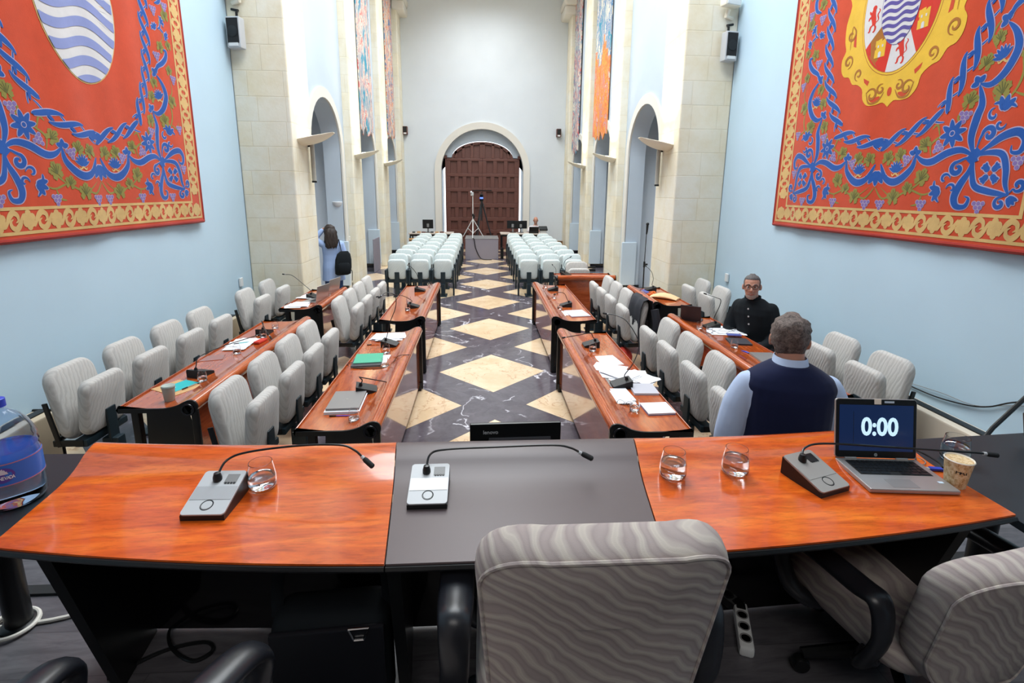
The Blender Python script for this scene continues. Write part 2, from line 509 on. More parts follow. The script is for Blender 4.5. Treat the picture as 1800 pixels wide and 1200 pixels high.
    def prism(s, poly, h0, h1, axis='z', T=None):
        """polygon in the plane normal to axis, extruded from h0 to h1"""
        def P(a, b, h):
            return {'z': (a, b, h), 'y': (a, h, b), 'x': (h, a, b)}[axis]
        n = len(poly)
        vs = [P(a, b, h0) for a, b in poly] + [P(a, b, h1) for a, b in poly]
        fs = [tuple(range(n)), tuple(range(2 * n - 1, n - 1, -1))]
        for i in range(n):
            j = (i + 1) % n
            fs.append((i, i + n, j + n, j))
        return s.add(vs, fs, T)
    def pad(s, outline, t, edge=.03, puff=.012, T=None):
        """a cushion: closed outline (x, z) with thickness t along y and rounded rim"""
        cx = sum(p[0] for p in outline) / len(outline); cz = sum(p[1] for p in outline) / len(outline)
        def ring(inset, y):
            out = []
            for x, z in outline:
                d = Vector((x - cx, z - cz)); L = d.length
                q = d * max(0., (L - inset) / L)
                out.append((cx + q.x, y, cz + q.y))
            return out
        h = t / 2; rings = []
        big = min(max(abs(x - cx) for x, z in outline), max(abs(z - cz) for x, z in outline))
        seq = [(big * .9, -h - puff), (big * .45, -h - puff * .8), (edge, -h)]
        for k in range(1, 5):
            a = PI / 2 * k / 4
            seq.append((edge * (1 - math.sin(a)), -h + h * (1 - math.cos(a))))
        half = seq
        full = half + [(i, -y) for i, y in reversed(half[:-1])]
        return s.loft([ring(i, y) for i, y in full], True, T)
    def build(s, name, m, parent=None, sharp=35, smooth=True, mats=None):
        me = bpy.data.meshes.new(name)
        me.from_pydata([tuple(v) for v in s.v], [], s.f)
        for mm in (mats or [m]): me.materials.append(M[mm] if isinstance(mm, str) else mm)
        if mats: me.polygons.foreach_set('material_index', s.fm)
        bm = bmesh.new(); bm.from_mesh(me); bmesh.ops.recalc_face_normals(bm, faces=bm.faces); bm.to_mesh(me); bm.free()
        if smooth:
            me.polygons.foreach_set('use_smooth', [True] * len(me.polygons))
            me.set_sharp_from_angle(angle=math.radians(sharp))
        o = bpy.data.objects.new(name, me); COL.objects.link(o)
        if parent: o.parent = parent
        if s.bev and smooth:
            w = o.modifiers.new('weighted_normals', 'WEIGHTED_NORMAL'); w.weight = 50; w.keep_sharp = True
        return o

def rrect(w, h, r, cx=0., cz=0., n=6, top=None):
    """rounded rectangle outline; top scales the upper width"""
    pts = []
    for qx, qz, a0 in ((1, 1, 0), (-1, 1, PI / 2), (-1, -1, PI), (1, -1, 1.5 * PI)):
        for i in range(n + 1):
            a = a0 + PI / 2 * i / n
            pts.append((qx * (w / 2 - r) + r * math.cos(a), qz * (h / 2 - r) + r * math.sin(a)))
    if top is not None:
        pts = [(x * (1 + (top - 1) * (z / h + .5)), z) for x, z in pts]
    return [(cx + x, cz + z) for x, z in pts]
def text_mesh(txt, size, name, m, parent, loc, rot, extrude=.0005, bold=0., align='CENTER', sx=1.):
    cu = bpy.data.curves.new(name, 'FONT'); cu.body = txt; cu.size = size; cu.extrude = extrude
    cu.offset = bold; cu.align_x = align; cu.align_y = 'CENTER'; cu.resolution_u = 4
    tmp = bpy.data.objects.new(name + '_tmp', cu); COL.objects.link(tmp)
    bpy.context.view_layer.update()
    me = bpy.data.meshes.new_from_object(tmp.evaluated_get(bpy.context.evaluated_depsgraph_get()))
    bpy.data.objects.remove(tmp); bpy.data.curves.remove(cu)
    me.materials.clear(); me.materials.append(M[m])
    o = bpy.data.objects.new(name, me); COL.objects.link(o); o.parent = parent
    o.location = loc; o.rotation_euler = rot; o.scale = (sx, 1, 1)
    return o
def struct(o): o['kind'] = 'structure'; return o
mat('label_blue', (.02, .14, .55), .35); mat('label_pink', (.45, .16, .22), .4); mat('label_violet', (.10, .05, .32), .4); mat('label_pale', (.62, .58, .66), .4)
mat('kraft_pale', (.70, .50, .27), .8)
# ------------------------------------------------------------------ camera
cam = bpy.data.cameras.new('camera'); co = bpy.data.objects.new('camera', cam); COL.objects.link(co)
cam.sensor_width = 36; cam.lens = 872 / 1800 * 36; cam.shift_y = -85 / 1800
cam.clip_start = .05; cam.clip_end = 100
p, y, r = (math.radians(a) for a in (11.60, 3.51, -.55))
fw = Vector((math.sin(y) * math.cos(p), math.cos(y) * math.cos(p), -math.sin(p)))
rt = Vector((math.cos(y), -math.sin(y), 0)); dn = fw.cross(rt)
R_ = math.cos(r) * rt + math.sin(r) * dn; D_ = -math.sin(r) * rt + math.cos(r) * dn
mt = Matrix((R_, -D_, -fw)).transposed().to_4x4()
mt.translation = Vector((-.1234, 0, 2.25)); co.matrix_world = mt
SC.camera = co

# ------------------------------------------------------------------ the hall
PX, WX, SX = 3.0, 3.8, 3.17          # pillar faces, front walls, plaster walls of the bays
YB, ZC, YR = 19.3, 9.8, -3.0
DZ = .57                              # dais height
b = MB(); b.box((0, 9.0, -.05), (10.4, 25, .1)); struct(b.build('floor', 'marble_floor', smooth=False))
b = MB(); b.box((0, 8.5, ZC + .1), (12, 25, .2)); struct(b.build('ceiling', 'ceiling_white', smooth=False))
for s, nm in ((-1, 'left'), (1, 'right')):
    b = MB(); b.box((s * (WX + .15), 2.5, ZC / 2), (.3, 11.1, ZC)); struct(b.build('wall_%s_front' % nm, 'plaster_blue', smooth=False))
    # bays with their arched openings
    piers = [(8.05, 8.95), (11.65, 12.5), (15.05, 16.0), (18.5, 19.3)]
    for k in range(3):
        y0, y1 = piers[k][1], piers[k + 1][0]
        c = (y0 + y1) / 2 + .02; hw = .98; zs = 3.02; zt = 3.98
        arch = [(c - hw * math.cos(PI * i / 20), zs + (zt - zs) * math.sin(PI * i / 20)) for i in range(21)]
        poly = [(y0, 0), (c - hw, 0)] + arch + [(c + hw, 0), (y1, 0), (y1, ZC), (y0, ZC)]
        b = MB(); b.prism(poly, s * SX, s * (SX + .36), 'x')
        struct(b.build('wall_%s' % nm, 'plaster_white', sharp=20))
        # pale moulding around the arch
        b = MB(); rows_o = []
        ring = lambda g: [(c - hw - g, 0)] + [(c - (hw + g) * math.cos(PI * i / 20), zs + (zt - zs + g) * math.sin(PI * i / 20)) for i in range(21)] + [(c + hw + g, 0)]
        r0, r1 = ring(.0), ring(.19)
        vs = [(s * (SX - .035), a, z) for a, z in r0] + [(s * (SX - .035), a, z) for a, z in r1] + [(s * (SX + .01), a, z) for a, z in r1] + [(s * (SX + .01), a, z) for a, z in r0]
        n = len(r0); fs = []
        for q in range(4):
            for i in range(n - 1):
                q2 = (q + 1) % 4
                fs.append((q * n + i, q * n + i + 1, q2 * n + i + 1, q2 * n + i))
        b.add(vs, fs); struct(b.build('trim_arch_%s' % nm, 'plaster_cream', sharp=25))
        # the recess behind
        b = MB(); X1 = 4.5
        b.box((s * (X1 + .1), c, 2.4), (.2, 3.0, 4.8))
        b.box((s * (X1 + SX + .36) / 2, y0 - .05, 2.4), (X1 - SX - .36, .1, 4.8)); b.box((s * (X1 + SX + .36) / 2, y1 + .05, 2.4), (X1 - SX - .36, .1, 4.8))
        b.box((s * (X1 + SX + .36) / 2, c, 4.75), (X1 - SX - .36, 3.0, .1))
        struct(b.build('wall_%s_recess' % nm, 'plaster_recess', smooth=False))
        # marble skirting inside the bay and pale blocks at the jamb feet
        b = MB(); b.box((s * (SX + .18), c + hw - .02, .06), (.40, .04, .12)); b.box((s * (SX - .012), (c + hw + .19 + y1) / 2, .06), (.03, y1 - c - hw - .19, .12))
        struct(b.build('baseboard_%s' % nm, 'black_gloss', smooth=False))
        b = MB(); b.box((s * (SX + .1), c + hw - .03, .62), (.34, .07, 1.0), .01)
        struct(b.build('trim_block_%s' % nm, 'plaster_block', smooth=False))
    for k, (y0, y1) in enumerate(piers):
        w = WX if k == 0 else SX + .05
        b = MB(); b.box((s * (PX + w) / 2, (y0 + y1) / 2, ZC / 2), (w - PX, y1 - y0, ZC), .02)
        struct(b.build('trim_pillar_%s' % nm, 'stone', smooth=False))
        if k:
            b = MB(); b.box((s * (PX - .06), (y0 + y1) / 2, 8.35), (.42, y1 - y0 + .2, .28), .06)
            b.box((s * (PX - .02), (y0 + y1) / 2, 8.62), (.55, y1 - y0 + .36, .28), .08)
            struct(b.build('trim_capital_%s' % nm, 'plaster_cream'))
    b = MB(); b.box((s * (WX + .4), 8.5, ZC / 2), (.8, .86, ZC)); struct(b.build('wall_%s_return' % nm, 'plaster_white', smooth=False))
b = MB(); b.box((0, YR - .1, ZC / 2), (8.4, .2, ZC)); struct(b.build('wall_back', 'bounce_cut_dark', smooth=False))  # unseen rear wall, coloured dark to weaken light bounced onto the dais

# far wall with the arched doorway: the opening is open to daylight beside the door leaves
DC = -.10; hw = 1.55; zs = 2.95; zt = 4.50
arc = lambda h, z0, z1, n=28: [(DC - h * math.cos(PI * i / n), z0 + (z1 - z0) * math.sin(PI * i / n)) for i in range(n + 1)]
poly = [(-3.7, 0), (DC - hw, 0)] + arc(hw, zs, zt) + [(DC + hw, 0), (3.7, 0), (3.7, ZC), (-3.7, ZC)]
b = MB(); b.prism(poly, YB, YB + .40, 'y'); struct(b.build('wall_front', 'plaster_back', sharp=20))
b = MB(); r0 = [(DC - hw, 0)] + arc(hw, zs, zt) + [(DC + hw, 0)]; g = .24
r1 = [(DC - hw - g, 0)] + arc(hw + g, zs, zt + g) + [(DC + hw + g, 0)]
n = len(r0); lay = [[(a, YB - .04, z) for a, z in r0], [(a, YB - .07, z) for a, z in r1], [(a, YB + .01, z) for a, z in r1], [(a, YB + .01, z) for a, z in r0]]
fs = []
for q in range(4):
    for i in range(n - 1): fs.append((q * n + i, q * n + i + 1, (q + 1) % 4 * n + i + 1, (q + 1) % 4 * n + i))
b.add([v for l in lay for v in l], fs); struct(b.build('trim_doorway', 'plaster_cream', sharp=25))
# inner white lunette over the door, with slits of daylight left at both sides
yi = YB + .30
dw = 1.375; zsh = 3.46; top = 4.07; ah = 1.16
seg = [(DC - ah * math.cos(PI * i / 24), zsh + (top - zsh) * math.sin(PI * i / 24)) for i in range(25)]
outer = [(DC - hw - .02, 0), (DC - hw - .02, zs), (DC - hw - .02, zs + .01)] + arc(hw + .02, zs + .02, zt + .02, 24) + [(DC + hw + .02, zs + .01), (DC + hw + .02, zs), (DC + hw + .02, 0)]
inner = [(DC - hw + .06, 0), (DC - hw + .06, zsh - .01), (DC - hw + .06, zsh + .02)] + [(x, z + .03) for x, z in seg] + [(DC + hw - .06, zsh + .02), (DC + hw - .06, zsh - .01), (DC + hw - .06, 0)]
n = len(outer); b = MB()
vs = [(x, yi, z) for x, z in outer] + [(x, yi, z) for x, z in inner] + [(x, yi + .16, z) for x, z in inner] + [(x, yi + .16, z) for x, z in outer]
b.add(vs, [(q * n + i, q * n + i + 1, (q + 1) % 4 * n + i + 1, (q + 1) % 4 * n + i) for q in range(4) for i in range(n - 1)])
struct(b.build('trim_lunette', 'plaster_white', sharp=20))

door = thing('door_1', None, None, (0, 0, 0)); struct(door)
y0 = YB + .26
for s in (-1, 1):
    xs = sorted((DC + s * .001, DC + s * dw))
    half = [(x, z) for x, z in seg if (x - DC) * s >= -1e-6]
    pts = [(DC, 0), (DC + s * dw, 0), (DC + s * dw, zsh)] + (sorted(half, key=lambda q: -s * q[0])) + []
    b = MB(); b.prism(pts, y0 + .075, y0 + .11, 'y')
    leaf = b.build('door_leaf', 'door_wood', door, sharp=20)
    # raised rails and stiles leave the square panels sunk
    rowsz = [(.12, .62), (.76, 1.10), (1.24, 1.62), (1.78, 2.22), (2.36, 2.78), (2.90, 3.36)]
    rails = [0., .12, .62, .76, 1.10, 1.24, 1.62, 1.78, 2.22, 2.36, 2.78, 2.90, 3.36, 3.46]
    b = MB(); xm = (xs[0] + xs[1]) / 2
    for i in range(0, len(rails), 2):
        z0, z1 = rails[i], rails[i + 1]
        b.box((xm, y0 + .04, (z0 + z1) / 2), (xs[1] - xs[0], .08, z1 - z0), .012)
    for k, (z0, z1) in enumerate(rowsz):
        nn = 3 if k in (5, 3, 0, 1) else 4
        wst = .15
        for j in range(nn + 1):
            x = xs[0] + wst / 2 + (xs[1] - xs[0] - wst) * j / nn
            b.box((x, y0 + .042, (z0 + z1) / 2), (wst, .076, z1 - z0), .012)
    # ribs of the arched head
    ht = lambda x: zsh + (top - zsh) * math.sqrt(max(0., 1 - ((x - DC) / ah) ** 2))
    for xr in (.045, .40, .72, 1.0):
        x = DC + s * xr
        b.box((x, y0 + .03, (zsh + ht(x)) / 2 - .02), (.11, .05, max(.05, ht(x) - zsh - .05)), .008)
    prev = None
    for i in range(13):
        a = PI / 2 * i / 12
        q = Vector((DC + s * ah * math.cos(a) * .97, y0 + .03, zsh + (top - zsh) * math.sin(a) - .05))
        if prev is not None:
            d = q - prev; b.box((q + prev) / 2, (d.length + .02, .05, .10), .006, (0, -math.atan2(d.z, d.x), 0))
        prev = q
    b.build('door_panelling', 'door_wood', leaf)
    b = MB(); b.box((DC + s * (dw + .015), y0 + .04, 1.75), (.05, .12, 3.5), .01); b.box((DC + s * (dw + .03), y0 + .02, 3.50), (.13, .16, .13), .03)
    b.build('door_post', 'door_wood', door)
b = MB(); b.box((DC - .02, y0 + .0, 2.27), (.75, .03, .03)); b.build('door_bar', 'black', door)

# dais and the low step at its left
b = MB(); b.box((0, (YR + 1.93) / 2, DZ / 2), (7.58, 1.93 - YR, DZ)); struct(b.build('floor_dais', 'laminate', smooth=False))
b = MB(); b.box((0, 1.92, DZ + .002), (7.56, .05, .02)); struct(b.build('trim_dais_edge', 'black_matte', smooth=False))
b = MB(); b.box((-2.85, 2.40, .14), (1.86, .92, .28)); struct(b.build('floor_step', 'laminate', smooth=False))
b = MB(); b.box((2.90, 2.40, .14), (1.76, .92, .28)); struct(b.build('floor_step', 'laminate', smooth=False))

# ------------------------------------------------------------------ wall lamps, speakers, signs
names = ['nearest the head table', 'in the middle of the row', 'farthest from the head table']
for s, side in ((-1, 'left'), (1, 'right')):
    for k, yy in enumerate((8.50, 12.05, 15.5)):
        t = thing('wall_lamp', 'cream bowl uplight on the %s pillar %s' % (side, names[k]), 'lamp', (s * PX, yy, 3.12), 0, 'uplights on the stone pillars')
        b = MB(); rows = []
        for i in range(15):
            u = i / 14; x = .50 * u
            w = .30 * (1 - .72 * u ** 2.2) * (.86 + .14 * math.sin(PI * u)); zz = -.10 + .05 * math.sin(u * PI) * .4 + .13 * u ** 2
            th = .075 * (1 - u ** 3) + .008
            rows.append([(-s * x, w * math.cos(a), zz + th * (math.sin(a) if math.sin(a) < 0 else .25 * math.sin(a))) for a in [2 * PI * q / 20 for q in range(20)]])
        b.loft(rows); b.build('lamp_shell', 'lamp_shell', t, 50)
        b = MB(); b.ball((-s * .20, 0, -.05), (.11, .12, .028)); b.build('lamp_bulb', 'lamp_glow', t)
        b = MB(); b.box((-s * .03, 0, -.12), (.06, .16, .09), .015); b.build('lamp_bracket', 'lamp_shell', t)
        L = bpy.data.lights.new('uplight', 'AREA'); L.shape = 'RECTANGLE'; L.size = .10; L.size_y = .5
        L.energy = 24; L.color = (1., .84, .56); L.spread = math.radians(105)
        lo = bpy.data.objects.new('uplight', L); COL.objects.link(lo)
        lo.location = (s * (PX - .17), yy, 3.2); lo.rotation_euler = (PI, -s * .28, 0)
    t = thing('column_speaker', 'slim grey tube speaker hanging below the %s front uplight' % side, 'speaker', (s * 2.93, 8.72, 2.36))
    b = MB(); b.cyl((0, 0, .03), (0, 0, .74), .036, n=18); b.build('speaker_tube', 'tube_grey', t)
    b = MB(); b.cyl((0, 0, 0), (0, 0, .03), .04, n=18); b.build('end_cap', 'black', t)
    b = MB(); b.box((s * .045, 0, .6), (.05, .03, .05), .008); b.build('wall_clip', 'black', t)
    # box speaker high on the front wall corner with a floodlight above
    t = thing('wall_speaker', 'grey framed box speaker high on the %s front wall corner' % side, 'speaker', (s * 3.64, 7.94, 4.30), s * .15, 'box speakers')
    b = MB(); b.box((0, 0, .13), (.21, .14, .42), .02); b.build('speaker_box', 'silver', t)
    b = MB(); b.box((0, -.072, .15), (.17, .01, .33), .004); b.build('speaker_grille', 'black_matte', t)
    b = MB(); b.lathe([(0, 0), (.07, 0), (.075, .006), (.03, .012), (0, .012)], 24, T=Matrix.Translation((0, -.077, .14)) @ Matrix.Rotation(PI / 2, 4, 'X')); b.build('speaker_cone', 'black', t)
    b = MB(); b.box((0, -.075, -.035), (.14, .008, .045), .002); b.build('speaker_label', 'white_plastic', t)
    b = MB(); b.tube([(0, .06, .34), (0, .06, .42), (0, .10, .46), (s * .1, .10, .48)], .018, 8); b.build('speaker_bracket', 'black', t)
    t = thing('floodlight', 'small white floodlight above the box speaker on the %s wall' % side, 'lamp', (s * 3.60, 7.96, 4.98), s * .3)
    b = MB(); b.box((0, -.02, .06), (.30, .14, .12), .03); b.build('lamp_housing', 'lamp_shell', t)
    b = MB(); b.box((0, -.09, .06), (.25, .02, .085), .01); b.build('lamp_glass', 'white_plastic', t)
    b = MB(); b.tube([(0, .02, -.02), (0, .05, -.1), (s * .12, .06, -.12)], .035, 10); b.build('lamp_arm', 'lamp_shell', t)
    # far wall speaker
    t = thing('wall_speaker', 'small black box speaker on the far wall, %s of the doorway' % side, 'speaker', (-2.92 if s < 0 else 2.74, 19.19, 4.25), 0, 'box speakers')
    b = MB(); b.box((0, 0, .14), (.17, .18, .29), .015); b.build('speaker_box', 'door_wood', t)
    b = MB(); b.box((0, -.09, .17), (.13, .012, .19), .004); b.build('speaker_grille', 'black_matte', t)
    b = MB(); b.box((0, -.09, .035), (.10, .012, .05), .004); b.build('speaker_label', 'white_plastic', t)
# white half-globe lamp in the first recess on the left
o = MB().lathe([(.0, -.12), (.06, -.105), (.105, -.06), (.12, 0), (.11, .01), (0, .01)], 24).build('globe_lamp', 'vase_white')
o.location = (-3.3, 11.35, 1.98); tag(o, 'white half-globe lamp on the wall above the long-haired person', 'lamp')
for (X, yy, z, lab) in ((-3.78, 7.65, .86, 'left'), (3.78, 7.6, .93, 'right')):
    o = MB().box((0, 0, 0), (.03, .09, .13), .008).build('wall_switch', 'white_plastic'); o.location = (X, yy, z)
    tag(o, 'white wall switch beside the %s front pillar' % lab, 'switch')
o = MB().box((0, 0, 0), (.02, .10, .10), .006).build('wall_switch', 'plaster_cream'); o.location = (-3.13, 11.5, 1.16)
tag(o, 'cream wall switch behind the black backpack', 'switch')
o = MB().box((0, 0, 0), (.012, .16, .42), .004).build('notice_sheet', 'pale_blue_sign'); o.location = (3.15, 9.1, 1.1)
tag(o, 'pale blue notice on the right wall by the microphone stand', 'notice')
o = MB().box((-.15, 0, .035), (.3, .03, .07), .004).box((-.15, 0, .115), (.3, .03, .05), .004).build('floor_vent', 'black'); o.location = (3.12, 13.9, .02)
tag(o, 'dark low vent strip at the foot of the right wall', 'vent')
# ------------------------------------------------------------------ delegates' desks
def desk_profile():
    """outer line of the S-shaped top: user edge at x 0, the raised roll at the other side"""
    top = [(0, .672), (.004, .68), (.20, .68), (.31, .681), (.37, .688), (.42, .703), (.455, .722), (.49, .738), (.52, .743), (.545, .736), (.560, .718), (.566, .695), (.560, .672), (.545, .652)]
    return catmull([(x, 0, z) for x, z in top], 3)
def profile_outline(th):
    c = desk_profile(); out = []; inn = []
    for i, p in enumerate(c):
        d = c[min(i + 1, len(c) - 1)] - c[max(i - 1, 0)]
        n = Vector((d.z, 0, -d.x)).normalized()
        out.append((p.x, p.z)); inn.append((p.x + n.x * th, p.z + n.z * th))
    return out + list(reversed(inn))
def build_desk(label, L, loc, rz, cat='desk', group='long delegates desks'):
    t = thing('delegate_desk', label, cat, loc, rz, group)
    b = MB(); b.prism(profile_outline(.020), .012, L - .012, 'y'); b.build('desktop', 'desk_wood', t, 40)
    b = MB(); b.box((.515, L / 2, .365), (.022, L - .06, .59), .004); b.build('front_panel', 'panel_wood', t)
    for k, yy in enumerate((.0, L - .014)):
        b = MB()
        b.prism(profile_outline(.032), yy, yy + .014, 'y')                       # black edge following the top
        b.prism([(.20, .655), (.33, .655), (.42, .672), (.47, .69), (.50, .62), (.51, .55), (.51, .09), (.16, .09)], yy + (.006 if k == 0 else .002), yy + (.014 if k == 0 else .008), 'y')
        e = b.build('end_panel', 'black', t, 40)
        b = MB(); b.lathe([(.034, -.016), (.046, -.016), (.05, -.008), (.05, .008), (.046, .016), (.034, .016), (.034, -.016)], 24, T=Matrix.Translation((.495, yy + .007, .672)) @ Matrix.Rotation(PI / 2, 4, 'X'))
        b.build('roll_ring', 'black_gloss', e)
        yl = yy + .05 if k == 0 else yy - .04
        b = MB(); b.box((.10, yl, .33), (.055, .05, .65), .008); b.box((.10, yl, .012), (.09, .09, .024), .006); b.build('leg', 'black', t)
        b = MB(); b.box((.50, yl, .045), (.09, .07, .09), .01); b.box((.535, yl - (.035 if k == 0 else -.025), .34), (.05, .03, .66), .008); b.build('leg', 'black', t)
    b = MB(); b.box((.44, L / 2, .30), (.02, L - .1, .02)); b.build('cable_tray', 'black', t)
    return t
DESKS = [
    ('polished red wood desk nearest the head table on the left of the aisle', 2.37, (-1.365, 3.10, 0), 0),
    ('polished red wood desk farther back on the left of the aisle', 2.32, (-1.385, 5.94, 0), 0),
    ('polished red wood desk nearest the head table on the right of the aisle', 2.37, (1.285, 5.37, 0), PI),
    ('polished red wood desk farther back on the right of the aisle', 2.40, (1.295, 8.29, 0), PI),
    ('polished red wood desk in the left wall row with the green tumbler on it', 2.48, (-2.76, 3.50, 0), 0),
    ('polished red wood desk in the left wall row farther back, with two open laptops', 1.30, (-2.82, 6.58, 0), 0),
    ('polished red wood desk in front of the seated man in black', 2.52, (2.80, 6.03, 0), PI),
    ('polished red wood desk in the right wall row with the kraft bag on it', 1.30, (2.85, 8.0, 0), PI)]
for d in DESKS: build_desk(*d)
t = build_desk('red wood cross desk standing sideways beyond the right desks', 1.06, (2.24, 9.12, 0), PI * .5, 'desk')
t.rotation_euler = (0, 0, -PI / 2); t.location = (1.20, 9.14, .055)
b = MB(); b.box((.3, .53, -.028), (.62, 1.1, .054), .008); b.build('base_plinth', 'black', t)

# ------------------------------------------------------------------ tip-up seats
def make_seat(fab, arms):
    t = thing('tip_up_seat', '', 'chair')
    # local: the sitter faces +x
    def back_T(x, z, a): return Matrix.Translation((x, 0, z)) @ Matrix.Rotation(a, 4, 'Y') @ Matrix.Rotation(PI / 2, 4, 'Z')
    b = MB(); b.pad(rrect(.43 if arms else .46, .58, .11, 0, 0, 6, .95), .085, .035, .010, back_T(.02, .615, -.17)); b.build('backrest', fab, t, 50)
    b = MB(); b.pad(rrect(.395 if arms else .43, .44, .075, 0, 0, 6, .97), .085, .035, .010, back_T(.205, .585, .10)); b.build('seat', fab, t, 50)
    b = MB(); b.box((.252, 0, .36), (.022, .10, .34), .006); b.box((.245, 0, .14), (.13, .09, .28), .015); b.box((.20, 0, .012), (.30, .16, .024), .008); b.build('pedestal', 'seat_metal', t)
    b = MB(); b.box((.165, 0, .325), (.10, .45, .06), .012); b.build('crossbar', 'seat_metal', t)
    for s in (-1, 1):
        b = MB(); b.box((-.012, s * .225, .48), (.035, .018, .36), .005, (0, -.17, 0)); b.box((.08, s * .222, .33), (.22, .018, .05), .005); b.build('side_bracket', 'black', t)
    b = MB(); b.cyl((.01, -.21, .36), (.01, .21, .36), .02); b.build('hinge', 'black', t)
    if arms:
        for s in (-1, 1):
            b = MB(); b.box((.19, s * .221, .44), (.32, .040, .30), .010); b.box((.17, s * .221, .18), (.07, .036, .36), .008); b.build('armrest', 'seat_metal', t)
    return t
seat0 = make_seat('seat_fabric', False); used = []
def put_seat(loc, rz, label, group):
    o = seat0 if not used else copy_tree(seat0)
    used.append(o); return place(o, loc, rz, label, group)
ORD = ['nearest', 'second', 'third', 'fourth', 'fifth', 'sixth', 'seventh']
def row(xs, ys, rz, where, group, notes=None):
    n = len(ys)
    for i, yy in enumerate(ys):
        nm = 'nearest the head table' if i == 0 else ('farthest from the head table' if i == n - 1 else ORD[i] + ' from the head table')
        lab = 'pale grey folded seat %s, %s' % (where, nm)
        if notes and i in notes: lab = notes[i]
        put_seat((xs, yy, 0), rz, lab, group)
row(-1.93, [3.46, 4.03, 4.56, 5.09], 0, 'at the near left aisle desk', 'seats along the near left aisle desk')
row(-1.95, [6.34, 6.86, 7.38, 7.90], 0, 'at the far left aisle desk', 'seats along the far left aisle desk')
row(1.90, [3.34, 3.93, 4.54, 5.10], PI, 'at the near right aisle desk', 'seats along the near right aisle desk')
row(1.93, [6.22, 6.84, 7.38, 7.90], PI, 'at the far right aisle desk', 'seats along the far right aisle desk', {0: 'pale grey folded seat with a dark jacket hung over its back'})
row(-3.36, [3.90, 4.50, 5.13, 5.74], 0, 'by the left wall, near row', 'seats along the left wall')
row(-3.38, [6.90, 7.62], 0, 'by the left wall, far row', 'seats along the left wall')
row(3.40, [3.88, 4.48], PI, 'by the right wall, near row', 'seats along the right wall')
row(3.40, [6.98, 7.62], PI, 'by the right wall, far row', 'seats along the right wall')
# the seat the man in black sits on has its cushion folded down
t = copy_tree(seat0); place(t, (3.40, 5.22, 0), PI, 'pale grey seat folded down under the seated man in black', 'seats along the right wall')
for c in t.children:
    if c.name.startswith('seat'):
        b = MB(); b.pad(rrect(.43, .42, .08), .085, .035, .01, Matrix.Translation((.27, 0, .40)) @ Matrix.Rotation(PI / 2, 4, 'X')); nm = b.build('seat', 'seat_fabric', t, 50)
        bpy.data.objects.remove(c); break
put_seat((3.40, 5.80, 0), PI, 'pale grey folded seat by the right wall just beyond the seated man in black', 'seats along the right wall')
put_seat((1.75, 9.62, 0), -PI / 2, 'pale grey seat behind the cross desk, only its top showing', 'seat behind the cross desk')

aud0 = make_seat('auditorium_fabric', True); aud_used = []
ROWY = [10.62, 11.48, 12.36, 13.24, 14.14, 15.05, 15.95]
colname = {0: 'at the wall end', 1: 'in the middle', 2: 'at the aisle end'}
for blk, xs in (('left', (-1.945, -1.455, -.965)), ('right', (1.875, 1.385, .895))):
    for r, yy in enumerate(ROWY):
        for c, x in enumerate(xs):
            o = aud0 if not aud_used else copy_tree(aud0); aud_used.append(o)
            rn = 'front row' if r == 0 else ('back row' if r == 6 else ORD[r] + ' row back')
            place(o, (x, yy + .25, 0), -PI / 2, 'pale auditorium seat %s in the %s, %s block' % (colname[c], rn, blk), 'auditorium seats in rows')

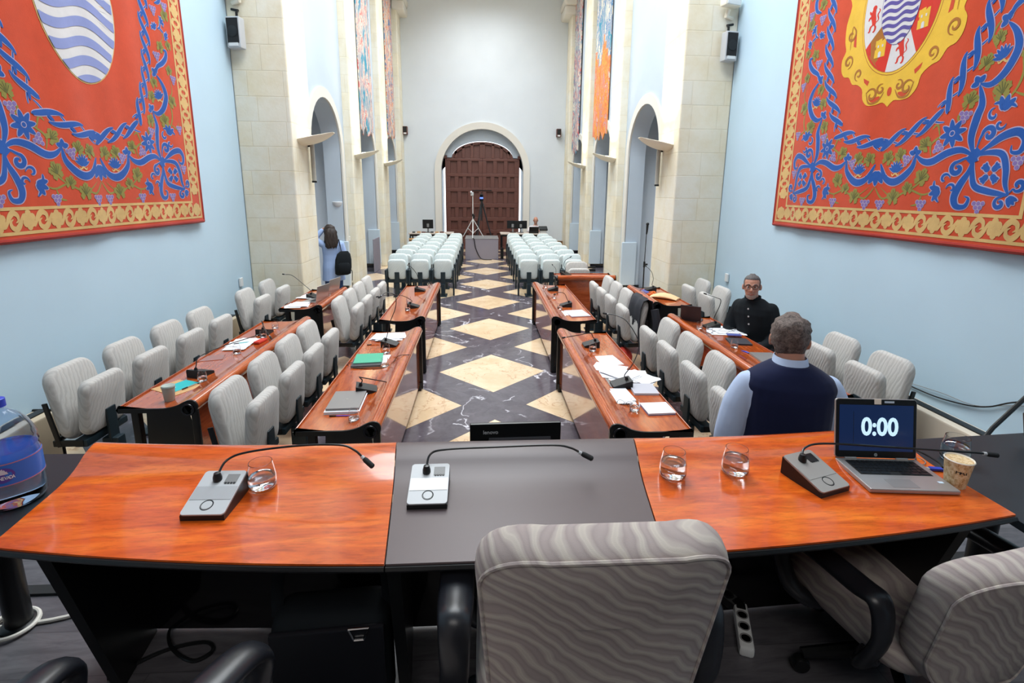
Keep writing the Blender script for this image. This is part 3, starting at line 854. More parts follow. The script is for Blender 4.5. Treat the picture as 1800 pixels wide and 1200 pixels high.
# ------------------------------------------------------------------ the head table on the dais
TZ = 1.305
PROF = [(0, .0), (.20, 0), (.30, .001), (.36, .007), (.41, .020), (.45, .036), (.485, .044), (.515, .048), (.54, .043), (.558, .030), (.566, .012), (.560, -.012), (.545, -.03)]
PRC = catmull([(a, 0, z) for a, z in PROF], 3)
def head_section(label, n0, n1, f0, f1, m, bow=0., name='head_table', panels=()):
    """near edge n0-n1, far edge f0-f1 in plan; the profile runs from near to far"""
    t = thing(name, label, 'table', (0, 0, 0), 0, 'sections of the head table')
    rows = []; low = []; S = 16
    for i in range(S + 1):
        s = i / S
        a = Vector(n0).lerp(Vector(n1), s); a.y -= bow * (1 - (2 * s - 1) ** 2)
        c = Vector(f0).lerp(Vector(f1), s); c.y -= bow * (1 - (2 * s - 1) ** 2)
        row_ = []
        top = []; bot = []
        for j, q in enumerate(PRC):
            d = PRC[min(j + 1, len(PRC) - 1)] - PRC[max(j - 1, 0)]; nn = Vector((d.z, 0, -d.x)).normalized() * .022
            for (lst, qq) in ((top, q), (bot, q + nn)):
                g = a.lerp(c, qq.x / .56); lst.append((g.x, g.y, TZ + qq.z))
        rows.append(top + list(reversed(bot)))
    b = MB(); b.loft(rows); b.build('tabletop', m, t, 40)
    b = MB(); eps = .012
    e = [[(v[0], v[1] - .004, v[2] - .001 - .022 * k) for v in (r[0], r[1])] for r in rows for k in (0, 1)]
    b.tube([(r[0][0], r[0][1] - .001, TZ - .014) for r in rows], .0095, 6); b.build('front_edge', 'black', t)
    # modesty panel and slanted end panels, all black
    fa, fb = Vector(f0), Vector(f1)
    b = MB(); q0 = fa.lerp(fb, .0); q1 = fa.lerp(fb, 1.)
    b.prism([(q0.x + .02, q0.y - .06), (q1.x - .02, q1.y - .06), (q1.x - .02, q1.y - .03), (q0.x + .02, q0.y - .03)], DZ + .02, TZ - .01, 'z'); b.build('front_panel', 'black_gloss', t)
    for s in panels:
        g0 = Vector(n0).lerp(Vector(n1), s); g1 = fa.lerp(fb, s)
        def P(u, z, o): v = g0.lerp(g1, u); return (v.x + o, v.y, z)
        b = MB(); pr = [(.06, TZ - .03), (.90, TZ - .03), (.90, DZ), (.46, DZ)]
        vs = [P(u, z, -.018) for u, z in pr] + [P(u, z, .018) for u, z in pr]
        b.add(vs, [(0, 1, 2, 3), (7, 6, 5, 4), (0, 4, 5, 1), (1, 5, 6, 2), (2, 6, 7, 3), (3, 7, 4, 0)]); b.build('end_panel', 'black', t)
    return t
head_section('glossy orange wood left wing of the head table, with one silver microphone on it', (-1.445, 1.245), (-.378, 1.131), (-1.515, 1.752), (-.440, 1.708), 'table_wood', .02, panels=(.10,))
head_section('dark mauve leather covered middle section of the head table', (-.374, 1.130), (.362, 1.130), (-.436, 1.706), (.440, 1.702), 'leather_top', .0, panels=(.02, .98))
head_section('glossy orange wood right wing of the head table, with the laptop on it', (.366, 1.131), (1.49, 1.245), (.444, 1.702), (1.475, 1.752), 'table_wood', .02, panels=(.90,))
# dark side tables at both ends
for s, lab in ((-1, 'black side table at the left end of the head table, under the water bottle'), (1, 'black side table at the right end of the head table, under the full glass')):
    t = thing('side_table', lab, 'table', (s * 1.50, 1.5, 0), 0, 'black side tables')
    poly = [(.012, -.42), (.02, .25), (1.1, .32), (1.25, -.85), (.33, -.85)] if s > 0 else [(.005, .28), (-1.5, .31), (-1.5, -.95), (-.25, -.95), (.065, -.26)]
    if s < 0: poly = [(x - .012, y) for x, y in poly]
    b = MB(); b.prism(poly, TZ - .055, TZ - .028, 'z'); b.build('tabletop', 'wing_top', t, 30)
    for lx, ly in ((.43, .25 if s < 0 else .18),):
        b = MB(); b.cyl((s * lx, ly, DZ), (s * lx, ly, TZ - .05), .042, n=18); b.lathe([(0, 0), (.06, 0), (.06, .012), (.045, .02)], 20, (s * lx, ly, DZ)); b.build('leg', 'black', t)

# ------------------------------------------------------------------ dais armchairs
def make_armchair(recline=.20, H=.66, drop=0.):
    t = thing('armchair', '', 'chair')
    # local: sitter faces +y, origin on the dais under the seat
    rows = []; W = .50
    out = rrect(W, H, .13, 0, 0, 8, 1.04)
    # narrow waist: upper part wide, lower part drawn in
    out = [(x * (1 - .16 * max(0., -(z) / (H / 2)) ** 1.4), z) for x, z in out]
    out = [(x + 0, z - .028 * (1 - (abs(x) / (W / 2)) ** 2) * 0) for x, z in out]
    T = Matrix.Translation((0, -.195, .41 - drop)) @ Matrix.Rotation(recline, 4, 'X') @ Matrix.Translation((0, 0, H / 2))
    b = MB(); b.pad(out, .095, .022, .006)
    vs = []
    for v in b.v:
        v = v.copy(); v.y += .045 * (abs(v.x) / .26) ** 2 + .05 * math.cos(v.z * 4.2) - .05
        vs.append(T @ v)
    b.v = vs; b.build('backrest', 'chair_fabric', t, 50)
    # piping round the rear panel
    pp = []
    for x, z in out:
        v = Vector((x * .965, -.036, z * .97)); v.y += .045 * (abs(v.x) / .26) ** 2 + .05 * math.cos(v.z * 4.2) - .05 - .0085
        pp.append(T @ v)
    b = MB(); b.tube(pp + [pp[0]], .0045, 6, caps=False); b.build('piping', 'chair_fabric', t)
    b = MB(); b.pad(rrect(.52, .50, .10, 0, 0, 6), .10, .045, .012, Matrix.Translation((0, .04, .46 - drop)) @ Matrix.Rotation(PI / 2, 4, 'X')); b.build('seat', 'chair_fabric', t, 50)
    for s in (-1, 1):
        x = s * .31
        path = [(s * .235, -.10, .43), (x, -.13, .44), (x, -.17, .56), (x, -.15, .665), (x, -.08, .668), (x, .10, .663), (x, .21, .64), (x, .235, .58), (x, .17, .47), (s * .27, .12, .43), (s * .20, .10, .42)]
        path = [(a, c, e - drop) for a, c, e in path]
        b = MB(); b.tube(path, [.022, .026, .026, .030, .034, .034, .030, .026, .026, .024, .022], 12, 5, (.72, 1.35, (s * 1., 0, .05)))
        b.build('armrest', 'black_leather', t, 60)
    b = MB(); b.box((0, .02, .385 - drop), (.24, .24, .035), .01); b.cyl((0, 0, .10), (0, 0, .38 - drop), .03); b.cyl((0, 0, .09), (0, 0, .20), .042); b.tube([(.1, .02, .37 - drop), (.26, .03, .365 - drop), (.31, .03, .36 - drop)], .006, 6); b.build('gas_column', 'black', t)
    for k in range(5):
        a = 2 * PI * k / 5 + .3; c, s_ = math.cos(a), math.sin(a)
        b = MB(); b.tube([(c * .02, s_ * .02, .12), (c * .16, s_ * .16, .10), (c * .30, s_ * .30, .075)], [.03, .024, .018], 8); ft = b.build('foot', 'black', t)
        b = MB(); b.lathe([(0, -.018), (.026, -.018), (.030, -.01), (.030, .01), (.026, .018), (0, .018)], 14, T=Matrix.Translation((c * .30, s_ * .30, .031)) @ Matrix.Rotation(a, 4, 'Z') @ Matrix.Rotation(PI / 2, 4, 'X')); b.build('caster', 'black', ft)
    return t
ch = make_armchair()
place(ch, (.118, 1.155, DZ), .0, 'large grey patterned armchair in the foreground seen from behind', 'armchairs behind the head table')
c2 = make_armchair(.22, .50, .15); place(c2, (1.31, 1.37, DZ), .18, 'grey patterned armchair at the right edge with its black arm loop showing', 'armchairs behind the head table')
c3 = copy_tree(ch); place(c3, (-.43, .68, DZ), -.33, 'grey patterned armchair at the bottom edge just left of the large foreground one', 'armchairs behind the head table')
c4 = copy_tree(ch); place(c4, (-1.37, .75, DZ), .0, 'grey patterned armchair at the bottom left corner', 'armchairs behind the head table')
# ------------------------------------------------------------------ tapestries
TW, TH = 1.67, 4.30
def fold(u, v):
    return .010 * math.sin(u * 3.1 + .4) + .006 * math.sin(u * 7.3 + v * .35) + .004 * math.sin(u * 13 + 1.3 * v)
class Emb:
    """flat needlework on the cloth: one mesh per thread colour"""
    def __init__(s): s.m = {}
    def _mb(s, c): return s.m.setdefault(c, MB())
    def P(s, u, v, d): return (u, d, v)
    def poly(s, c, pts, d):
        mb = s._mb(c); mb.add([s.P(u, v, d) for u, v in pts], [tuple(range(len(pts)))])
    def fan(s, c, cen, pts, d):
        mb = s._mb(c); n = len(pts)
        mb.add([s.P(*cen, d)] + [s.P(u, v, d) for u, v in pts], [(0, 1 + i, 1 + (i + 1) % n) for i in range(n)])
    def stroke(s, c, pts, w, d, sm=6, taper=True):
        p = catmull([(u, v, 0) for u, v in pts], sm) if sm else [Vector((u, v, 0)) for u, v in pts]
        n = len(p); vs = []
        for i in range(n):
            t = p[min(i + 1, n - 1)] - p[max(i - 1, 0)]
            t = t.normalized() if t.length > 1e-9 else Vector((1, 0, 0))
            f = i / (n - 1)
            if isinstance(w, (list, tuple)):
                g = f * (len(w) - 1); k = min(int(g), len(w) - 2); ww = w[k] + (w[k + 1] - w[k]) * (g - k)
            else: ww = w
            if taper is True: ww *= max(.12, math.sin(PI * min(1, max(0, f))) ** .6)
            q = Vector((-t.y, t.x, 0)) * ww
            vs += [s.P(p[i].x + q.x, p[i].y + q.y, d), s.P(p[i].x - q.x, p[i].y - q.y, d)]
        s._mb(c).add(vs, [(2 * i, 2 * i + 2, 2 * i + 3, 2 * i + 1) for i in range(n - 1)])
    def lined(s, pts, w, sm=6, taper=True, c='tapestry_blue', o=.009):
        wo = [x + o for x in w] if isinstance(w, (list, tuple)) else w + o
        s.stroke('tapestry_outline', pts, wo, .0015, sm, taper); s.stroke(c, pts, w, .003, sm, taper)
    def disc(s, c, u, v, r, d, n=14, sy=1.): s.fan(c, (u, v), [(u + r * math.cos(2 * PI * i / n), v + r * sy * math.sin(2 * PI * i / n)) for i in range(n)], d)
    def petal(s, u, v, a, L, w, c='tapestry_blue', o=.008):
        ca, sa = math.cos(a), math.sin(a)
        for col, dl, ex in (('tapestry_outline', .0015, o), (c, .003, 0)):
            pts = []
            for i in range(12):
                t = 2 * PI * i / 12; x = L / 2 + (L / 2 + ex) * math.cos(t); yy = (w + ex) * math.sin(t) * (1 - .25 * math.cos(t))
                pts.append((u + x * ca - yy * sa, v + x * sa + yy * ca))
            s.fan(col, (u + L / 2 * ca, v + L / 2 * sa), pts, dl)
    def star(s, u, v, r):
        for i in range(8): s.petal(u, v, 2 * PI * i / 8 + .2, r, r * .20)
        s.disc('tapestry_outline', u, v, r * .22, .0038); s.disc('tapestry_blue', u, v, r * .16, .0045)
    def leaf(s, u, v, r, a):
        pts = []; n = 40
        for i in range(n):
            t = 2 * PI * i / n
            rr = r * (.62 + .30 * abs(math.cos(2.5 * (t - PI / 2))) ** .7 + .07 * math.cos(15 * t))
            if abs(t - 1.5 * PI) < .3: rr *= .5
            x, yy = rr * math.cos(t), rr * math.sin(t) * 1.05
            pts.append((u + x * math.cos(a) - yy * math.sin(a), v + x * math.sin(a) + yy * math.cos(a)))
        s.fan('tapestry_green', (u, v), pts, .002)
        for k in (-1.05, -.5, 0, .5, 1.05):
            L = r * (.75 if k == 0 else .62)
            q = a + PI / 2 + k
            b0 = (u - r * .35 * math.cos(a + PI / 2), v - r * .35 * math.sin(a + PI / 2))
            s.stroke('tapestry_vein', [b0, (u + L * math.cos(q), v + L * math.sin(q))], r * .045, .003, 0, False)
    def grapes(s, u, v, r, a=-PI / 2):
        ca, sa = math.cos(a), math.sin(a)
        for row_, k in ((0, 3), (1, 2), (2, 1)):
            for j in range(k):
                x, yy = row_ * r * 1.5, (j - (k - 1) / 2) * r * 1.75
                pu, pv = u + x * ca - yy * sa, v + x * sa + yy * ca
                s.disc('tapestry_outline', pu, pv, r, .002, 10); s.disc('tapestry_grape', pu, pv, r * .76, .003, 10)
    def tendril(s, pts, w=.010): s.stroke('tapestry_green', pts, w, .001, 6, True)
    def curl(s, u, v, r, a, turn=1, loops=1.2, w=.02, tail=None, c='tapestry_blue'):
        pts = []
        for i in range(15):
            t = i / 14; rr = r * (1 - .78 * t); q = a + turn * loops * 2 * PI * t
            pts.append((u + rr * math.cos(q), v + rr * math.sin(q)))
        if tail: pts = tail + pts
        if c == 'tapestry_blue': s.lined(pts, w, 3, True)
        else: s.stroke(c, pts, w, .0045, 3, True)
    def trefoil(s, u, v, r, a):
        for k in (-1.3, 0, 1.3): s.petal(u, v, a + k, r, r * .36)
    def lotus(s, u, v, r, a=PI / 2):
        for k in (-1.1, -.72, -.36, 0, .36, .72, 1.1): s.petal(u, v, a + k, r * (1 - .1 * abs(k)), r * .13, o=.006)
        s.stroke('tapestry_gold', [(u - r * .45, v - r * .1), (u - r * .3, v - r * .3), (u, v - r * .12), (u + r * .3, v - r * .3), (u + r * .45, v - r * .1)], .008, .002)
    def tulip(s, u, v, r, a):
        for k in (-.6, 0, .6): s.petal(u, v, a + k, r, r * .22)
        for k in (-1, 1):
            x, yy = math.cos(a + k * 1.25), math.sin(a + k * 1.25)
            s.lined([(u, v), (u + r * .6 * math.cos(a + k * .8), v + r * .6 * math.sin(a + k * .8)), (u + r * .95 * x, v + r * .95 * yy)], r * .10, 4)
def drape(ems, name, parent):
    """all thread colours of one layer of needlework as one mesh, cut fine enough to follow the folds of the cloth"""
    me = bpy.data.meshes.new(name); bm = bmesh.new(); cols = []
    for e in ems:
        for c, mb in e.m.items():
            if c not in cols: cols.append(c); me.materials.append(M[c])
            k = cols.index(c); vs = [bm.verts.new(v) for v in mb.v]
            for f in mb.f:
                try: bf = bm.faces.new([vs[i] for i in f]); bf.material_index = k
                except ValueError: pass
    bmesh.ops.triangulate(bm, faces=[f for f in bm.faces if len(f.verts) > 4 or f.calc_area() > .0015])
    for _ in range(3):
        ed = [g for g in bm.edges if g.calc_length() > .09]
        if ed: bmesh.ops.subdivide_edges(bm, edges=ed, cuts=1)
    for v in bm.verts: v.co = Vector((v.co.x, -.0135 - v.co.y + fold(v.co.x, v.co.z), v.co.z))
    bm.normal_update()
    for f in bm.faces:
        if f.normal.y > 0: f.normal_flip()
    bm.to_mesh(me); bm.free()
    o = bpy.data.objects.new(name, me); COL.objects.link(o); o.parent = parent
    return o
def both(fn):
    for k in (-1, 1): fn(lambda pts, k=k: [(u * k, v) for u, v in pts], k)
def braid(e, path, amp=.05, step=.15):
    """the twisted blue leaf band"""
    p = catmull([(u, v, 0) for u, v in path], 24); S = [0.]
    for i in range(1, len(p)): S.append(S[-1] + (p[i] - p[i - 1]).length)
    def atS(s):
        s = max(0, min(S[-1] - 1e-4, s)); i = max(k for k in range(len(S)) if S[k] <= s)
        i = min(i, len(p) - 2); f = (s - S[i]) / max(1e-6, S[i + 1] - S[i]); t = (p[i + 1] - p[i]).normalized()
        return p[i].lerp(p[i + 1], f), Vector((-t.y, t.x, 0))
    n = int(S[-1] / step); step = S[-1] / n
    def curve(s0, ph, L, a):
        out = []
        for i in range(9):
            t = i / 8; q, nn = atS(s0 + L * t); w = a * math.sin((t - .5) * PI) * ph
            out.append((q.x + nn.x * w, q.y + nn.y * w))
        return out
    for i in range(n):
        s0 = i * step
        e.stroke('tapestry_outline', curve(s0 - .15 * step, -1, step * 1.3, amp), .013, .0010, 3)
        e.stroke('tapestry_blue', curve(s0 - .15 * step, -1, step * 1.3, amp), .007, .0014, 3)
    for i in range(n):
        s0 = i * step
        c = curve(s0 - .30 * step, 1, step * 1.6, amp)
        e.stroke('tapestry_outline', c, .032, .0020, 3); e.stroke('tapestry_blue', c, .024, .0032, 3)
        q, nn = atS(s0 + .55 * step); q2, _ = atS(s0 + .95 * step)
        e.stroke('tapestry_blue', [(q.x, q.y), (q2.x - nn.x * .03, q2.y - nn.y * .03)], .014, .0034, 4)
def border(e):
    """gold scroll band between two gold lines along the sides and the bottom"""
    def lines(g, v0):
        for k in (-1, 1): e.stroke('tapestry_gold', [(k * g, v0 - .012), (k * g, TH - .05)], .013, .002, 12, False)
        e.stroke('tapestry_gold', [(-g, v0), (g, v0)], .013, .002, 30, False)
    lines(1.425, .245); lines(1.615, .055)
    def motif(c, t, n, k):
        # c centre, t along, n across; k even: palmette, odd: scroll pair
        L = lambda a, b: (c[0] + t[0] * a + n[0] * b, c[1] + t[1] * a + n[1] * b)
        g = 'tapestry_gold'
        if k % 2 == 0:
            sg = 1 if k % 4 == 0 else -1
            for a, b, r in ((0, .055, .028), (-.032, .025, .030), (.032, .025, .030), (-.028, -.02, .030), (.028, -.02, .030), (0, -.05, .026), (0, 0, .04)):
                e.fan(g, L(a, b * sg), [L(a + r * math.cos(2 * PI * q / 10), b * sg + r * 1.15 * math.sin(2 * PI * q / 10)) for q in range(10)], .0018 + .0002 * (abs(a) > .01))
        else:
            for sg in (-1, 1):
                pts = [L(-.085 * sg, -.055), L(-.05 * sg, .02), L(-.01 * sg, .062), L(.03 * sg, .045), L(.035 * sg, .005), L(.008 * sg, -.015)]
                if sg < 0: pts = [L(.085, .055), L(.05, -.02), L(.01, -.062), L(-.03, -.045), L(-.035, -.005), L(-.008, .015)]
                e.stroke(g, pts, [.02, .026, .024, .018, .014, .012], .002, 5)
    N_ = 22
    for i in range(N_):
        x = -1.45 + 2.9 * (i + .5) / N_; motif((x, .15), (1, 0), (0, 1), i)
    M_ = 30
    for k in (-1, 1):
        for i in range(M_): motif((k * 1.52, .33 + 3.85 * (i + .5) / M_), (0, 1), (-k, 0), i)
        for a in range(8):
            q = 2 * PI * a / 8; e.fan('tapestry_gold', (k * 1.52, .15), [(k * 1.52 + .05 * math.cos(q) + .034 * math.cos(z * PI / 5), .15 + .05 * math.sin(q) + .034 * math.sin(z * PI / 5)) for z in range(10)], .002)
def field(e):
    braid(e, [(-.86, 4.1), (-.96, 3.4), (-.98, 2.6), (-.95, 2.2), (-.93, 1.9), (-.86, 1.6), (-.74, 1.33), (-.62, 1.10)], .068, .19)
    braid(e, [(.86, 4.1), (.96, 3.4), (.98, 2.6), (.95, 2.2), (.93, 1.9), (.86, 1.6), (.74, 1.33), (.62, 1.10)], .068, .19)
    braid(e, [(-.64, 1.05), (-.5, 1.01), (-.3, .94), (0, .87)], .06, .18); braid(e, [(.64, 1.05), (.5, 1.01), (.3, .94), (0, .87)], .06, .18)
    for a in (.5, PI / 2, PI - .5): e.petal(0, .86, a, .07, .02)
    e.tulip(0, .62, .14, -PI / 2)
    def half(m, k):
        A = lambda a: a if k > 0 else PI - a
        # ribbons between the trefoils
        e.lined(m([(.97, .70), (.86, .755), (.74, .74), (.60, .68), (.50, .69), (.42, .75)]), .030)
        e.lined(m([(.42, .75), (.40, .64), (.30, .545), (.20, .515), (.10, .56), (.03, .69)]), .034)
        e.lined(m([(.97, .70), (.92, .84), (.935, 1.0), (.955, 1.10), (.91, 1.24)]), .030)
        e.lined(m([(.91, 1.25), (1.0, 1.23), (1.10, 1.30), (1.165, 1.44), (1.13, 1.56), (1.05, 1.65)]), .030)
        e.lined(m([(1.05, 1.66), (1.08, 1.74), (1.17, 1.80), (1.24, 1.87), (1.26, 1.94), (1.21, 1.95)]), .026)
        for u, v, a in ((.41, .76, PI / 2), (.90, 1.26, PI * .7), (1.04, 1.67, PI * .8)): e.trefoil(k * u, v, .062, A(a))
        e.lotus(k * .22, .605, .105); e.lotus(k * 1.06, 1.40, .10, A(PI * .62))
        e.star(k * .755, .895, .115)
        # knot and corner ornament
        c = (.97, .70)
        e.lined(m([(.93, .66), (1.01, .745)]), .034, 0, False); e.lined(m([(.955, .75), (.99, .655)]), .02, 0, False)
        e.lined(m([c, (1.08, .72), (1.20, .70), (1.25, .60), (1.27, .48), (1.31, .40)]), .024)
        e.lined(m([c, (.98, .58), (1.02, .47), (1.13, .43), (1.24, .41), (1.31, .40)]), .024)
        for a in range(4):
            q = PI / 4 + a * PI / 2; e.petal(k * 1.13 + .02 * math.cos(q), .565 + .02 * math.sin(q), q, .075, .024)
            for z in (-.5, .5): e.petal(k * 1.13 + .06 * math.cos(q), .565 + .06 * math.sin(q), q + z * 1.6, .04, .013)
        e.disc('tapestry_red', k * 1.13, .565, .018, .004)
        e.curl(k * 1.37, .47, .045, A(-PI * .8), k, 1.1, .016, m([(1.30, .40)])); e.curl(k * 1.25, .34, .045, A(PI * .5), -k * -1, 1.1, .016, m([(1.30, .40)]))
        for z in (-.5, 0, .5): e.petal(k * 1.31, .385, A(-PI / 4 + z), .075, .018)
        e.lined(m([c, (.95, .58), (.90, .48), (.87, .38), (.90, .31), (.97, .31), (.99, .37), (.95, .39)]), [.018, .034, .03, .022, .018, .014])
        e.lined(m([c, (1.08, .77), (1.18, .83), (1.29, .85), (1.35, .79), (1.33, .71), (1.27, .71), (1.26, .76)]), [.018, .034, .03, .022, .018, .014])
        e.curl(k * 1.06, .86, .055, A(PI), -k, 1.1, .02, m([(.975, .74), (.99, .82)])); e.curl(k * .85, .61, .055, A(PI * .5), k, 1.1, .02, m([(.95, .69), (.91, .69)]))
        e.tulip(k * 1.14, 1.02, .11, A(PI * .42)); e.curl(k * 1.07, 1.0, .05, A(PI * .5), k, .8, .011); e.curl(k * 1.14, .92, .045, A(0), -k, .8, .011)
        e.tulip(k * .73, .44, .11, A(PI * 1.12)); e.curl(k * .76, .53, .05, A(0), k, .8, .011); e.curl(k * .83, .45, .045, A(PI), -k, .8, .011)
        # vines, leaves and grapes
        for pts in ([(.06, .47), (.16, .40), (.24, .37), (.34, .41), (.42, .44), (.55, .40), (.64, .42), (.70, .46)], [(.42, .44), (.50, .50), (.55, .56)], [(.55, .40), (.52, .32), (.45, .30)], [(.0, .47), (.10, .36), (.22, .40)], [(.58, .72), (.56, .82), (.64, .88), (.70, .90)], [(.64, .88), (.60, .98), (.55, .95)], [(.12, .77), (.18, .70), (.26, .76), (.31, .70)],
                    [(1.02, 1.16), (1.10, 1.06), (1.20, 1.14), (1.24, 1.26), (1.22, 1.40), (1.29, 1.52), (1.27, 1.66)], [(1.20, 1.14), (1.30, 1.10), (1.34, 1.18)], [(.84, 1.10), (.78, 1.02), (.82, .96)], [(.99, 1.48), (.94, 1.60), (1.0, 1.70)], [(1.16, 2.0), (1.24, 2.1), (1.20, 2.24), (1.30, 2.34), (1.26, 2.5), (1.30, 2.65), (1.22, 2.8), (1.30, 2.95)]): e.tendril(m(pts))
        for u, v, r, a in ((.25, .755, .075, .3), (.105, .74, .075, -.4), (.50, .83, .075, .9), (.52, .55, .085, -.4), (.385, .455, .065, .3), (.235, .375, .085, .1), (1.10, 1.17, .085, .2), (.855, 1.14, .075, -.3), (1.27, 1.40, .08, .5), (.93, 1.40, .07, -.4), (1.0, 1.56, .06, .2), (1.28, 1.74, .065, 0), (1.32, 2.34, .075, .3), (1.17, 1.97, .07, -.4), (1.32, 2.02, .06, .3), (1.14, 2.5, .07, .4), (1.33, 2.66, .07, .0), (1.16, 2.86, .075, -.3), (1.33, 3.05, .07, .3)): e.leaf(k * u, v, r, a * k)
        for u, v, a in ((.62, .80, -.3), (.555, .335, -1.57), (.085, .325, -1.57), (.335, .73, -1.8), (1.33, .66, -1.57), (1.08, .335, -1.57), (.84, 1.04, -1.7), (1.34, 1.12, -1.5), (1.34, 1.68, -1.6), (1.09, 1.88, -1.5), (1.33, 2.46, -1.5), (1.12, 2.36, -1.5)): e.grapes(k * u, v, .021, A(a))
        for u, v, a in ((1.22, 2.24, .6), (1.12, 2.14, 2.2), (1.27, 2.13, -.4), (1.20, 2.66, 2.0)): e.tulip(k * u, v, .07, A(a))
        e.lined(m([(1.22, 2.24), (1.20, 2.18), (1.16, 2.16)]), .010); e.lined(m([(1.26, 2.14), (1.20, 2.17)]), .010)
        e.lined(m([(1.16, 2.42), (1.24, 2.46), (1.27, 2.56), (1.22, 2.62), (1.16, 2.60)]), .024)
    both(half)
def emblem_plain(e):
    """large oval with blue and white waves"""
    cu, cv, a, b_ = 0.0, 2.06, .475, .70
    el = lambda g, n=48: [(cu + (a + g) * math.cos(2 * PI * i / n), cv + (b_ + g) * math.sin(2 * PI * i / n)) for i in range(n)]
    e.fan('tapestry_gold', (cu, cv), el(.012), .002); e.fan('tapestry_white', (cu, cv), el(0), .0045)
    for k in range(-5, 6):
        vc = cv + k * .165 - .06
        wave = lambda u, o: vc + o + .058 * math.sin((u - cu) * 7.2 + .9)
        xs = [cu - a + 2 * a * i / 60 for i in range(61)]
        up, lo = [], []
        for x in xs:
            lim = b_ * math.sqrt(max(0., 1 - ((x - cu) / a) ** 2)) - .004
            t, q = wave(x, .042), wave(x, -.042); t = min(t, cv + lim); q = max(q, cv - lim)
            if t > q + .002: up.append((x, t)); lo.append((x, q))
        if len(up) > 2:
            n = len(up); vs = [e.P(u, v, .008) for u, v in up] + [e.P(u, v, .008) for u, v in lo]
            e._mb('tapestry_wave').add(vs, [(i, i + 1, n + i + 1, n + i) for i in range(n - 1)])
def lion(e, u, v, s):
    c = 'tapestry_scarlet'
    S = lambda p: [(u + x * s, v + z * s) for x, z in p]
    e.stroke(c, S([(.10, -.30), (.06, -.05), (-.02, .20), (.02, .42)]), [.10 * s, .13 * s, .15 * s, .10 * s], .005, 4, False)
    e.disc(c, u + .03 * s, v + .50 * s, .12 * s, .0052)
    for p in ([(-.02, .25), (-.18, .30), (-.26, .42)], [(.0, .12), (-.2, .10), (-.28, -.02)], [(.08, -.25), (-.10, -.34), (-.14, -.52), (-.24, -.54)], [(.10, -.28), (.20, -.40), (.16, -.58), (.06, -.60)]): e.stroke(c, S(p), .055 * s, .005, 4)
    e.stroke(c, S([(.12, -.22), (.32, -.10), (.26, .14), (.36, .30), (.28, .40)]), .035 * s, .005, 4)
def castle(e, u, v, s):
    c = 'tapestry_yellow'
    P = lambda pts: [(u + x * s, v + z * s) for x, z in pts]
    e.poly(c, P([(-.30, -.42), (.30, -.42), (.30, -.02), (.24, -.02), (.24, .12), (.30, .12), (.30, .42), (.18, .42), (.18, .34), (.06, .34), (.06, .46), (-.06, .46), (-.06, .34), (-.18, .34), (-.18, .42), (-.30, .42), (-.30, .12), (-.24, .12), (-.24, -.02), (-.30, -.02)]), .005)
    for x in (-.12, .12): e.poly('tapestry_white', P([(x - .04, .06), (x + .04, .06), (x + .04, .18), (x - .04, .18)]), .006)
    e.poly('tapestry_white', P([(-.08, -.42), (.08, -.42), (.08, -.18), (0, -.12), (-.08, -.18)]), .006)
